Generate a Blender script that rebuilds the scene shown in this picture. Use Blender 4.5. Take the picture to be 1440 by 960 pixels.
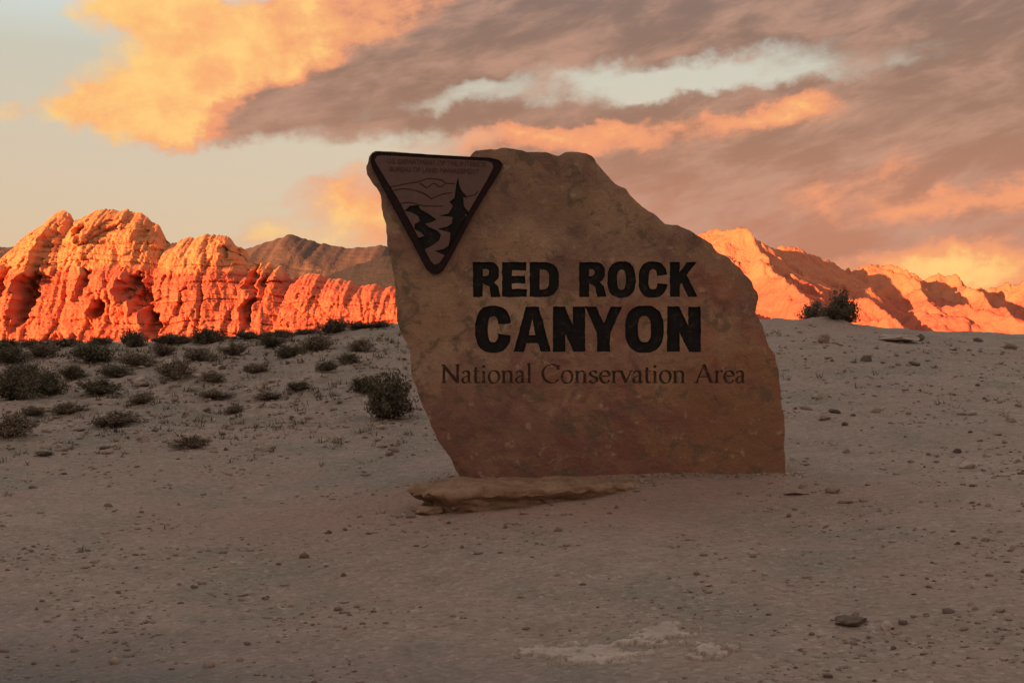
import bpy, math, random
import numpy as np
from mathutils import Vector
from mathutils.geometry import delaunay_2d_cdt

scene = bpy.context.scene
COL = scene.collection
for o in list(bpy.data.objects):
    bpy.data.objects.remove(o)

# ------------------------------------------------------------------ camera
F = 1738.0                 # focal length in photo pixels (photo 1440 wide)
CAMZ = 1.6
cam_d = bpy.data.cameras.new("camera")
cam_d.sensor_width = 36.0
cam_d.lens = 36.0 * F / 1440.0
cam_d.clip_start = 0.1
cam_d.clip_end = 40000
cam = bpy.data.objects.new("camera", cam_d)
cam.location = (0, 0, CAMZ)
cam.rotation_euler = (math.radians(90), 0, 0)
COL.objects.link(cam)
scene.camera = cam

# ------------------------------------------------------------------ light
SUN_EL = math.radians(6.5)
SUN_AZ = math.radians(180 + 43)          # clockwise from +Y (view direction): behind, to the left
sdir = Vector((math.sin(SUN_AZ) * math.cos(SUN_EL), math.cos(SUN_AZ) * math.cos(SUN_EL), math.sin(SUN_EL)))
sl = bpy.data.lights.new("sun", 'SUN')
sl.energy = 5.0
sl.angle = math.radians(0.5)
sl.color = (1.0, 0.47, 0.20)
so = bpy.data.objects.new("sun", sl)
so.rotation_euler = sdir.to_track_quat('Z', 'Y').to_euler()
so.location = (-60, -60, 40)
COL.objects.link(so)

scene.view_settings.view_transform = 'Standard'
scene.view_settings.look = 'None'
scene.view_settings.exposure = 1.55
scene.view_settings.gamma = 1
scene.view_settings.use_curve_mapping = False
scene.cycles.max_bounces = 4
scene.cycles.diffuse_bounces = 1


# ------------------------------------------------------------------ node helper
class G:
    """tiny expression builder over shader Math nodes"""
    def __init__(s, tree):
        s.t = tree

    def node(s, typ, **kw):
        n = s.t.nodes.new(typ)
        for k, v in kw.items():
            setattr(n, k, v)
        return n

    def put(s, sock, v):
        if isinstance(v, bpy.types.NodeSocket):
            s.t.links.new(v, sock)
        elif isinstance(v, (tuple, list)) and len(v) == 3 and sock.type == 'RGBA':
            sock.default_value = (*v, 1)
        else:
            sock.default_value = v

    def m(s, op, a, b=None, c=None, clamp=False):
        n = s.node('ShaderNodeMath', operation=op, use_clamp=clamp)
        for i, v in enumerate((a, b, c)):
            if v is not None:
                s.put(n.inputs[i], v)
        return n.outputs[0]

    def add(s, a, b): return s.m('ADD', a, b)
    def sub(s, a, b): return s.m('SUBTRACT', a, b)
    def mul(s, a, b): return s.m('MULTIPLY', a, b)
    def mad(s, a, b, c): return s.m('MULTIPLY_ADD', a, b, c)

    def step(s, x, lo, hi):
        n = s.node('ShaderNodeMapRange', interpolation_type='SMOOTHSTEP')
        s.put(n.inputs['Value'], x)
        n.inputs['From Min'].default_value = lo
        n.inputs['From Max'].default_value = hi
        return n.outputs['Result']

    def mix(s, f, a, b, blend='MIX'):
        n = s.node('ShaderNodeMix', data_type='RGBA', blend_type=blend)
        s.put(n.inputs[0], f)
        s.put(n.inputs[6], a)
        s.put(n.inputs[7], b)
        return n.outputs[2]

    def noise(s, vec, scale, detail=4, rough=0.55, dist=0.0, out='Fac'):
        n = s.node('ShaderNodeTexNoise')
        s.put(n.inputs['Vector'], vec)
        n.inputs['Scale'].default_value = scale
        n.inputs['Detail'].default_value = detail
        n.inputs['Roughness'].default_value = rough
        n.inputs['Distortion'].default_value = dist
        return n.outputs[out]

    def ramp(s, f, stops):
        n = s.node('ShaderNodeValToRGB')
        e = n.color_ramp.elements
        while len(e) < len(stops):
            e.new(0.5)
        for el, (p, c) in zip(e, stops):
            el.position = p
            el.color = (*c, 1)
        s.put(n.inputs[0], f)
        return n.outputs[0]

    def mapping(s, vec, scale=(1, 1, 1), rot=(0, 0, 0), loc=(0, 0, 0)):
        n = s.node('ShaderNodeMapping')
        s.put(n.inputs['Vector'], vec)
        n.inputs['Scale'].default_value = scale
        n.inputs['Rotation'].default_value = rot
        n.inputs['Location'].default_value = loc
        return n.outputs[0]


def lin(r, g, b):
    f = lambda c: (c / 255 / 12.92) if c / 255 <= 0.04045 else ((c / 255 + 0.055) / 1.055) ** 2.4
    return (f(r), f(g), f(b))


# ------------------------------------------------------------------ world: Nishita sky + dawn clouds
world = bpy.data.worlds.new("World")
scene.world = world
world.use_nodes = True
wt = world.node_tree
world.cycles.sampling_method = 'MANUAL'
world.cycles.sample_map_resolution = 256
wt.nodes.clear()
g = G(wt)
EXPO = 2 ** scene.view_settings.exposure
wout = g.node('ShaderNodeOutputWorld')
sky = g.node('ShaderNodeTexSky', sky_type='NISHITA')
sky.sun_disc = False
sky.sun_elevation = SUN_EL
sky.sun_rotation = SUN_AZ
sky.air_density = 1.0
sky.dust_density = 2.0
sky.ozone_density = 1.0
bg_sky = g.node('ShaderNodeBackground')
wt.links.new(sky.outputs[0], bg_sky.inputs[0])
bg_sky.inputs[1].default_value = 0.15

tc = g.node('ShaderNodeTexCoord').outputs['Generated']
sp = g.node('ShaderNodeSeparateXYZ')
wt.links.new(tc, sp.inputs[0])
az = g.m('ARCTAN2', sp.outputs[0], sp.outputs[1])
el = g.m('ARCSINE', sp.outputs[2])
A = g.mul(az, F)
E = g.mul(el, F)
# domain for noise: angles, streaked along a shallow rising diagonal
cmb = g.node('ShaderNodeCombineXYZ')
g.put(cmb.inputs[0], g.mul(A, 0.01))
g.put(cmb.inputs[1], g.mul(E, 0.01))
streak = g.mapping(cmb.outputs[0], rot=(0, 0, math.radians(-14)), scale=(1, 1, 1))
streak = g.mapping(streak, scale=(0.38, 1.15, 1))
puff = g.mapping(cmb.outputs[0], scale=(0.8, 1.0, 1))
wn = g.node('ShaderNodeTexNoise')
g.put(wn.inputs['Vector'], puff)
wn.inputs['Scale'].default_value = 1.5
wn.inputs['Detail'].default_value = 6
wn.inputs['Roughness'].default_value = 0.6
wsep = g.node('ShaderNodeSeparateColor')
wt.links.new(wn.outputs['Color'], wsep.inputs[0])
Aw = g.add(A, g.mul(g.sub(wsep.outputs[0], 0.5), 150))
Ew = g.add(E, g.mul(g.sub(wsep.outputs[1], 0.5), 80))
n_st = g.noise(streak, 0.9, 5, 0.52)
n_st2 = g.noise(g.mapping(streak, loc=(7.3, 2.1, 5)), 1.9, 6, 0.6, 0.25)
n_pf = g.noise(g.mapping(puff, loc=(3.1, 8.2, 2)), 1.6, 6, 0.63)


def pxang(px, py):
    a = math.atan((px - 720) / F) * F
    e = math.atan((480 - py) / math.hypot(F, px - 720)) * F
    return a, e


cw = g.node('ShaderNodeCombineXYZ')
g.put(cw.inputs[0], Aw)
g.put(cw.inputs[1], Ew)


def field(blobs, base):
    acc = base
    for (px, py, rx, ry, ang, s) in blobs:
        a0, e0 = pxang(px, py)
        mp = g.node('ShaderNodeMapping', vector_type='TEXTURE')
        g.put(mp.inputs['Vector'], cw.outputs[0])
        mp.inputs['Location'].default_value = (a0, e0, 0)
        mp.inputs['Rotation'].default_value = (0, 0, math.radians(ang))
        mp.inputs['Scale'].default_value = (rx * 1.8, ry * 1.8, 1)
        gt = g.node('ShaderNodeTexGradient', gradient_type='SPHERICAL')
        g.put(gt.inputs[0], mp.outputs[0])
        acc = g.mad(gt.outputs['Fac'], s, acc)
    return acc


# cloud cover: (px, py, rx, ry, angle up to the right, strength)
cover = [
    (420, 50, 260, 70, 12, 1.1), (250, 125, 170, 42, 10, 1.0), (110, 155, 75, 22, 5, 0.9), (225, 192, 60, 20, 8, 0.9),
    (200, 18, 85, 22, 5, 0.9),
    (620, 105, 300, 48, 8, 1.2), (1000, 30, 620, 50, 3, 1.6), (520, 172, 240, 26, 4, 0.5),
    (1380, 70, 220, 40, 8, 0.7),
    (870, 150, 200, 18, 3, 0.9), (850, 190, 260, 24, 8, 0.85),
    (1300, 170, 240, 85, 8, 1.5), (1130, 290, 420, 90, -3, 1.5), (1500, 300, 260, 130, 0, 1.5), (960, 220, 220, 40, 4, 0.5),
    (495, 288, 80, 46, 0, 1.15), (375, 330, 50, 16, 5, 0.55), (1350, 378, 130, 30, 0, 1.1), (850, 300, 200, 60, 0, 0.6),
    (980, 106, 270, 30, 2, -0.98), (650, 122, 110, 16, 12, -0.5), (1340, 345, 50, 22, 0, -0.9),
    (130, 260, 260, 60, 0, -1.0), (60, 60, 110, 50, 0, -1.0), (560, 225, 170, 22, 0, -0.5), (40, 205, 90, 26, 0, -0.6), (-25, 150, 50, 40, 0, -1.0),
]
lit = [
    (270, 72, 235, 72, 14, 1.3), (180, 140, 170, 40, 10, 0.9), (225, 192, 70, 24, 8, 0.9), (200, 18, 100, 30, 5, 0.8),
    (580, 22, 240, 40, 10, 0.38), (100, 155, 80, 26, 0, 0.5),
    (730, 192, 140, 20, 3, 0.75), (1000, 172, 190, 22, 6, 0.42), (1110, 150, 60, 13, 10, 0.5),
    (1210, 255, 90, 22, 12, 0.5), (1290, 289, 160, 20, 5, 0.52), (1440, 272, 90, 18, 5, 0.5),
    (495, 290, 90, 60, 0, 1.25), (375, 330, 60, 20, 0, 0.8), (1345, 378, 130, 30, 0, 1.3), (900, 200, 200, 30, 5, 0.25),
    (620, 120, 240, 38, 10, -0.8), (1000, 40, 420, 50, 2, -0.6), (420, 150, 90, 16, 8, -0.4), (870, 148, 180, 14, 3, -0.4),
]
base_cov = g.mad(g.sub(n_st, 0.5), 1.5, g.mad(g.sub(n_st2, 0.5), 1.3, g.mul(g.sub(n_pf, 0.5), 0.55)))
far_amt = g.step(g.m('ABSOLUTE', az), 0.5, 0.9)             # beyond the clouds in view: the same broken cover
base_cov = g.add(base_cov, g.mul(far_amt, 0.55))
D = g.step(field(cover, base_cov), 0.0, 1.05)
base_lit = g.mad(g.sub(n_st2, 0.5), 0.9, g.mad(g.sub(n_pf, 0.5), 0.9, g.mul(far_amt, 0.25)))
L = g.step(field(lit, base_lit), 0.05, 1.25)

elr = g.m('DIVIDE', E, 480.0, clamp=True)
sc = lambda c, k=1.0: tuple(x * k / EXPO for x in c)
shade_col = g.ramp(elr, [(0.0, sc(lin(196, 126, 98))), (0.35, sc(lin(190, 128, 102))), (0.62, sc(lin(160, 119, 98))), (0.95, sc(lin(138, 109, 96)))])
shade_var = g.mix(g.step(n_st2, 0.38, 0.68), shade_col, sc(lin(202, 154, 130)))
shade_fin = g.mix(0.7, shade_col, shade_var)
lit_col = g.ramp(elr, [(0.0, sc(lin(255, 176, 104))), (0.5, sc(lin(250, 162, 112))), (0.9, sc(lin(253, 178, 112)))])
hot = g.mul(g.step(L, 0.55, 1.0), g.step(n_pf, 0.25, 0.7))
lit_fin = g.mix(hot, lit_col, sc(lin(255, 208, 126), 1.02))
pink = g.mix(g.step(L, 0.0, 0.5), shade_fin, sc(lin(232, 150, 112)))
cloud_col = g.mix(g.step(g.add(L, g.mul(g.sub(n_pf, 0.5), 0.3)), 0.12, 0.95), pink, lit_fin)
veil_col = g.ramp(elr, [(0.0, sc(lin(222, 182, 148))), (0.3, sc(lin(216, 184, 154))), (0.55, sc(lin(212, 188, 160))), (0.8, sc(lin(204, 193, 170))), (1.0, sc(lin(212, 224, 220)))])
bg_veil = g.node('ShaderNodeBackground')
g.put(bg_veil.inputs[0], veil_col)
bg_cloud = g.node('ShaderNodeBackground')
g.put(bg_cloud.inputs[0], cloud_col)
ms1 = g.node('ShaderNodeMixShader')
ms1.inputs[0].default_value = 0.88
wt.links.new(bg_sky.outputs[0], ms1.inputs[1])
wt.links.new(bg_veil.outputs[0], ms1.inputs[2])
ms2 = g.node('ShaderNodeMixShader')
wt.links.new(g.mul(D, 0.96), ms2.inputs[0])
wt.links.new(ms1.outputs[0], ms2.inputs[1])
wt.links.new(bg_cloud.outputs[0], ms2.inputs[2])
wt.links.new(ms2.outputs[0], wout.inputs[0])

# ------------------------------------------------------------------ numpy gradient noise
_rs = np.random.RandomState(7)
_perm = np.concatenate([_rs.permutation(256)] * 3).astype(np.int64)
_grad = _rs.normal(size=(256, 3))
_grad /= np.linalg.norm(_grad, axis=1)[:, None]


def pnoise(x, y, z=0.0):
    x, y, z = np.broadcast_arrays(np.asarray(x, float), np.asarray(y, float), np.asarray(z, float))
    xi, yi, zi = np.floor(x).astype(np.int64), np.floor(y).astype(np.int64), np.floor(z).astype(np.int64)
    xf, yf, zf = x - xi, y - yi, z - zi
    u, v, w = [t * t * t * (t * (t * 6 - 15) + 10) for t in (xf, yf, zf)]
    xi &= 255; yi &= 255; zi &= 255
    def gr(i, j, k):
        h = _perm[_perm[_perm[(xi + i) & 255] + ((yi + j) & 255)] + ((zi + k) & 255)]
        gg = _grad[h]
        return gg[..., 0] * (xf - i) + gg[..., 1] * (yf - j) + gg[..., 2] * (zf - k)
    l = lambda a, b, t: a + (b - a) * t
    return 1.6 * l(l(l(gr(0, 0, 0), gr(1, 0, 0), u), l(gr(0, 1, 0), gr(1, 1, 0), u), v),
                   l(l(gr(0, 0, 1), gr(1, 0, 1), u), l(gr(0, 1, 1), gr(1, 1, 1), u), v), w)


def fbm(x, y, z=0.0, octv=4, gain=0.5):
    s, a, f = 0, 1.0, 1.0
    for i in range(octv):
        s = s + a * pnoise(x * f + i * 17.3, y * f + i * 9.1, np.asarray(z) * f + i * 4.7)
        a *= gain; f *= 2.03
    return s


def ridged(x, y, z=0.0, octv=4, gain=0.5):
    s, a, f = 0, 1.0, 1.0
    for i in range(octv):
        s = s + a * (1 - 2 * np.abs(pnoise(x * f + i * 11.3, y * f + i * 5.1, np.asarray(z) * f + i * 3.7)))
        a *= gain; f *= 2.1
    return s


def sstep(x, a, b):
    t = np.clip((x - a) / (b - a), 0, 1)
    return t * t * (3 - 2 * t)


# ------------------------------------------------------------------ mesh helpers
def mesh_obj(name, verts, faces, mat, parent=None, smooth=True, sharp=None):
    me = bpy.data.meshes.new(name)
    verts = np.asarray(verts, float)
    if isinstance(faces, np.ndarray):
        n, k = faces.shape
        me.vertices.add(len(verts)); me.vertices.foreach_set('co', verts.ravel())
        me.loops.add(n * k); me.loops.foreach_set('vertex_index', faces.ravel().astype(np.int32))
        me.polygons.add(n); me.polygons.foreach_set('loop_start', np.arange(0, n * k, k, dtype=np.int32))
        me.update(calc_edges=True)
    else:
        me.from_pydata([tuple(v) for v in verts], [], faces)
    me.validate()
    if smooth:
        me.polygons.foreach_set('use_smooth', np.ones(len(me.polygons), bool))
        if sharp:
            me.set_sharp_from_angle(angle=math.radians(sharp))
    me.update()
    if mat:
        me.materials.append(mat)
    o = bpy.data.objects.new(name, me)
    COL.objects.link(o)
    if parent:
        o.parent = parent
    return o


def grid_faces(nr, nc, wrap=False):
    i = np.arange(nr - 1)[:, None]; j = np.arange(nc if wrap else nc - 1)[None, :]
    j2 = (j + 1) % nc
    return np.stack([i * nc + j, i * nc + j2, (i + 1) * nc + j2, (i + 1) * nc + j], -1).reshape(-1, 4)


def tag(o, label=None, cat=None, group=None, kind=None):
    if label: o['label'] = label
    if cat: o['category'] = cat
    if group: o['group'] = group
    if kind: o['kind'] = kind
    return o


def empty(name, loc):
    o = bpy.data.objects.new(name, None)
    o.location = loc
    o.empty_display_size = 0.2
    COL.objects.link(o)
    return o


def new_mat(name, rough=0.95, spec=0.15):
    m = bpy.data.materials.new(name)
    m.use_nodes = True
    b = m.node_tree.nodes['Principled BSDF']
    b.inputs['Roughness'].default_value = rough
    b.inputs['Specular IOR Level'].default_value = spec
    return m, G(m.node_tree), b


def bump(gg, b, height, strength, dist):
    n = gg.node('ShaderNodeBump')
    n.inputs['Strength'].default_value = strength
    n.inputs['Distance'].default_value = dist
    gg.put(n.inputs['Height'], height)
    gg.t.links.new(n.outputs[0], b.inputs['Normal'])


# ------------------------------------------------------------------ ground
def W(px, py, Y):
    return ((px - 720) / F * Y, Y, CAMZ - (py - 480) / F * Y)


CREST_Y = 32.0
_cx = np.array([-60, -30, -13.3, -10.5, -7.7, -4.6, -2.5, 0, 3, 6.8, 8.2, 9.6, 13.3, 30, 60])
_cz = np.array([0.6, 1.0, 1.40, 1.50, 1.62, 1.90, 2.05, 2.15, 2.18, 2.14, 2.12, 1.92, 1.78, 1.5, 1.2])


def base_h(x, y):
    r = np.hypot(x, y)
    zc = np.interp(x, _cx, _cz)
    t = np.clip((y - 2.0) / (CREST_Y - 2.0), 0, 1)
    prof = 0.30 * t + 0.70 * t * t
    up = zc * prof * 1.0
    # gentle rise to the right in the near field
    up = up + 0.045 * np.clip(x - 2.6, -5, 3) * np.clip(y / 11, 0, 1) * np.clip((30 - y) / 18, 0, 1)
    over = np.clip(y - CREST_Y, 0, None)
    up = up - 6.5 * (1 - np.exp(-(over / 26.0) ** 1.6))
    up = up * np.exp(-(np.clip(np.abs(x) - 40, 0, None) / 40) ** 2)
    # long unseen ridge sunward, behind left of the camera, shaped to shade the foreground
    sx, sy = math.sin(SUN_AZ), math.cos(SUN_AZ)
    along = x * sx + y * sy
    across = x * sy - y * sx
    shade_hill = 72 * np.exp(-((along - 330) / 95) ** 2) * np.exp(-(across / 620) ** 4)
    shade_hill = shade_hill * (1 + 0.12 * fbm(x / 120, y / 120, 3.3, 3))
    far = 3.0 * fbm(x / 260, y / 260, 1.1, 3) * sstep(r, 90, 400)
    return up + shade_hill + far


def ground_h(x, y):
    r = np.hypot(x, y)
    h = base_h(x, y)
    near = 1 - sstep(r, 60, 110)
    rough = sstep(y, 12, 20) * (1 - sstep(x, -3, 5) * 0.45)       # stonier bank further up
    h = h + near * (0.06 * fbm(x / 2.6, y / 2.6, 0.3, 3) + (0.012 + 0.040 * rough) * fbm(x / 0.55, y / 0.55, 5.1, 3)
                    + (0.005 + 0.014 * rough) * fbm(x / 0.13, y / 0.13, 8.2, 2))
    h = h + near * rough * 0.05 * np.clip(ridged(x / 1.5, y / 0.9, 2.2, 2) - 0.55, 0, 1)
    # small mound below the shrub on the right crest
    h = h + 0.22 * np.exp(-(((x - 7.75) / 0.75) ** 2 + ((y - 30.5) / 1.0) ** 2))
    # soil swept up against the foot of the sign
    h = h + 0.05 * np.exp(-(((x - 0.9) / 2.1) ** 4 + ((y - 11.6) / 0.65) ** 2))
    return h


def gz(x, y):
    return float(ground_h(np.array([float(x)]), np.array([float(y)]))[0])


th = np.concatenate([np.linspace(-180, -32, 90, endpoint=False), np.linspace(-32, 32, 520, endpoint=False), np.linspace(32, 180, 90, endpoint=False)])
th = np.radians(th)
rr = np.concatenate([np.geomspace(0.6, 4.0, 16, endpoint=False), np.geomspace(4.0, 46, 420, endpoint=False), np.geomspace(46, 16000, 110)])
TT, RR = np.meshgrid(th, rr)
gx, gy = RR * np.sin(TT), RR * np.cos(TT)
gzv = ground_h(gx.ravel(), gy.ravel()).reshape(gx.shape)
gv = np.stack([gx, gy, gzv], -1).reshape(-1, 3)
nc = len(th)
gf = grid_faces(len(rr), nc, wrap=True)
cen = len(gv)
gv = np.vstack([gv, [[0, 0, gz(0, 0)]]])
# close the centre with quads-as-triangles fan (degenerate-free): append separately
fan = [(cen, (j + 1) % nc, j) for j in range(nc)]

m_ground, gg, b = new_mat("desert_gravel", 0.95, 0.1)
geo = gg.node('ShaderNodeNewGeometry').outputs['Position']
big = gg.noise(geo, 0.35, 4, 0.55)
mid = gg.noise(geo, 2.3, 5, 0.6)
fine = gg.noise(geo, 34, 4, 0.65)
col = gg.ramp(big, [(0.3, (0.30, 0.205, 0.165)), (0.52, (0.335, 0.235, 0.195)), (0.72, (0.385, 0.28, 0.235))])
col = gg.mix(gg.mul(gg.step(mid, 0.42, 0.66), 0.8), col, (0.265, 0.19, 0.15))
pt = gg.noise(gg.mapping(geo, loc=(31, 7, 0), scale=(1, 0.7, 1)), 0.8, 6, 0.65, 0.3)
col = gg.mix(gg.mul(gg.step(pt, 0.48, 0.62), 0.8), col, (0.225, 0.19, 0.148))
pr = gg.noise(gg.mapping(geo, loc=(3, 57, 0)), 0.55, 6, 0.65, 0.3)
col = gg.mix(gg.mul(gg.step(pr, 0.50, 0.68), 0.55), col, (0.36, 0.225, 0.185))
gs0 = gg.node('ShaderNodeSeparateXYZ')
gg.t.links.new(geo, gs0.inputs[0])
bank = gg.mul(gg.step(gs0.outputs[1], 12.5, 17.0), gg.sub(1.0, gg.step(gg.m('DIVIDE', gs0.outputs[0], gs0.outputs[1]), -0.16, 0.0)))
lt = gg.noise(gg.mapping(geo, loc=(11, 3, 0)), 1.3, 6, 0.7, 0.4)
col = gg.mix(gg.mul(bank, gg.mul(gg.step(lt, 0.40, 0.62), 0.75)), col, (0.175, 0.138, 0.100))
vor = gg.node('ShaderNodeTexVoronoi')
gg.put(vor.inputs['Vector'], geo)
vor.inputs['Scale'].default_value = 26
vs = gg.node('ShaderNodeSeparateColor')
gg.t.links.new(vor.outputs['Color'], vs.inputs[0])
peb = gg.ramp(vs.outputs[0], [(0.0, (0.15, 0.098, 0.076)), (0.5, (0.30, 0.21, 0.17)), (0.85, (0.37, 0.275, 0.23)), (1.0, (0.48, 0.39, 0.33))])
col = gg.mix(gg.mul(gg.step(fine, 0.35, 0.65), 0.6), col, peb)
# dusty red soil weathered off the sign stone, lying round its foot
gs = gg.node('ShaderNodeSeparateXYZ')
gg.t.links.new(geo, gs.inputs[0])
dx = gg.m('DIVIDE', gg.sub(gs.outputs[0], 0.2), 4.2)
dy = gg.m('DIVIDE', gg.sub(gs.outputs[1], 10.6), 1.7)
rd = gg.m('SQRT', gg.add(gg.mul(dx, dx), gg.mul(dy, dy)))
rd = gg.add(rd, gg.mul(gg.sub(mid, 0.5), 0.9))
red = gg.sub(1.0, gg.step(rd, 0.25, 1.15))
col = gg.mix(gg.mul(red, 0.42), col, (0.32, 0.17, 0.125))
# dark crushed-stone road shoulder near the road on the left
edge = gg.add(gg.add(gs.outputs[1], gg.mul(gs.outputs[0], 0.55)), gg.mul(gg.sub(gg.noise(geo, 0.9, 5, 0.6), 0.5), 2.2))
sh = gg.sub(1.0, gg.step(edge, 4.3, 6.6))
shc = gg.mix(gg.step(fine, 0.35, 0.65), (0.12, 0.105, 0.098), (0.19, 0.165, 0.152))
col = gg.mix(gg.mul(sh, 0.85), col, shc)
gg.put(b.inputs['Base Color'], col)
hgt = gg.add(gg.mul(fine, 0.6), gg.mul(vor.outputs['Distance'], -0.5))
bump(gg, b, gg.add(hgt, gg.mul(mid, 1.5)), 0.9, 0.03)

me = bpy.data.meshes.new("ground")
nq = len(gf)
loops = np.concatenate([gf.ravel(), np.array(fan).ravel()]).astype(np.int32)
starts = np.concatenate([np.arange(nq) * 4, nq * 4 + np.arange(len(fan)) * 3]).astype(np.int32)
me.vertices.add(len(gv)); me.vertices.foreach_set('co', gv.ravel())
me.loops.add(len(loops)); me.loops.foreach_set('vertex_index', loops)
me.polygons.add(len(starts)); me.polygons.foreach_set('loop_start', starts)
me.update(calc_edges=True); me.validate()
me.polygons.foreach_set('use_smooth', np.ones(len(me.polygons), bool))
me.materials.append(m_ground)
ground = bpy.data.objects.new("ground", me)
COL.objects.link(ground)
# winding check: normals up
if me.polygons[nq // 2].normal.z < 0:
    me.flip_normals()
tag(ground, kind='structure')


# ------------------------------------------------------------------ mountains
def rock_mat(name, top, red, split_z, span, dark, layered=True):
    m, q, bb = new_mat(name, 0.95, 0.05)
    pos = q.node('ShaderNodeNewGeometry').outputs['Position']
    s = q.node('ShaderNodeSeparateXYZ'); q.t.links.new(pos, s.inputs[0])
    n1 = q.noise(pos, 0.006, 5, 0.6)
    n2 = q.noise(q.mapping(pos, scale=(1, 1, 0.3)), 0.03, 5, 0.62)
    n3 = q.noise(q.mapping(pos, scale=(0.25, 0.25, 1.6)), 0.03, 4, 0.6)
    zz = q.add(s.outputs[2], q.mul(q.sub(n1, 0.5), span * 1.6))
    zz = q.add(zz, q.mul(q.sub(q.noise(pos, 0.035, 5, 0.65), 0.5), span * 0.9))
    f = q.step(zz, split_z - span * 0.2, split_z + span * 0.2)
    c = q.mix(f, red, top)
    c = q.mix(q.mul(q.step(n2, 0.48, 0.72), 0.45), c, dark)
    if layered:
        c = q.mix(q.mul(q.step(n3, 0.5, 0.7), 0.3), c, tuple(min(1, x * 1.18) for x in top))
    q.put(bb.inputs['Base Color'], c)
    bump(q, bb, q.add(n2, q.mul(q.noise(pos, 0.12, 4, 0.6), 0.5)), 0.8, 9.0)
    return m


m_red = rock_mat("red_sandstone", (0.66, 0.24, 0.105), (0.56, 0.125, 0.07), 165, 70, (0.44, 0.105, 0.06))
m_tan = rock_mat("tan_sandstone", (0.56, 0.19, 0.10), (0.50, 0.13, 0.078), 120, 110, (0.32, 0.12, 0.085))
m_lime = rock_mat("shaded_limestone", (0.15, 0.09, 0.07), (0.135, 0.08, 0.063), 200, 80, (0.08, 0.052, 0.044), False)  # rock tone darkened to stand in for cloud shade on this range
m_dark = rock_mat("dark_shale", (0.062, 0.05, 0.047), (0.055, 0.045, 0.043), 200, 80, (0.04, 0.034, 0.032), False)


def cells(x, z, seed):
    """Voronoi in numpy: random value of the nearest cell, distance to its border, offsets from its centre"""
    xi, zi = np.floor(x).astype(np.int64), np.floor(z).astype(np.int64)
    f1 = np.full(x.shape, 9.0); f2 = f1.copy(); val = np.zeros(x.shape); ox = val.copy(); oz = val.copy()
    for i in (-1, 0, 1):
        for j in (-1, 0, 1):
            h = _perm[_perm[_perm[(xi + i) & 255] + ((zi + j) & 255)] + (seed & 255)]
            cx, cz = xi + i + (h % 16 + .5) / 16, zi + j + (h // 16 + .5) / 16
            d = np.hypot(x - cx, z - cz)
            near = d < f1
            f2 = np.where(near, f1, np.minimum(f2, d))
            val = np.where(near, _perm[h + 91] / 255.0, val)
            ox = np.where(near, x - cx, ox); oz = np.where(near, z - cz, oz)
            f1 = np.where(near, d, f1)
    return val, f2 - f1, ox, oz


def crags(x, z, seed):
    """stacked, cracked blocks of rock: about -1..1"""
    wx_ = x + 7 * fbm(x / 60, z / 110, seed, 3)
    wz_ = z + 10 * fbm(x / 70, z / 70, seed + 4.0, 3)
    s_ = 0
    for k_, (a_, sx_, sz_) in enumerate(((0.8, 120, 240), (0.5, 44, 140), (0.33, 17, 55), (0.14, 8, 16))):
        v_, e_, ox_, oz_ = cells(wx_ / sx_ + seed, wz_ / sz_, int(seed * 7) + k_ * 13)
        tl_ = (v_ * 7.31) % 1.0 - 0.5
        s_ = s_ + a_ * (v_ - 0.5 - 0.30 * np.exp(-e_ / 0.05) + 1.5 * tl_ * ox_ - 0.5 * np.clip(oz_, -0.6, 0.6))
    return s_


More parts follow.
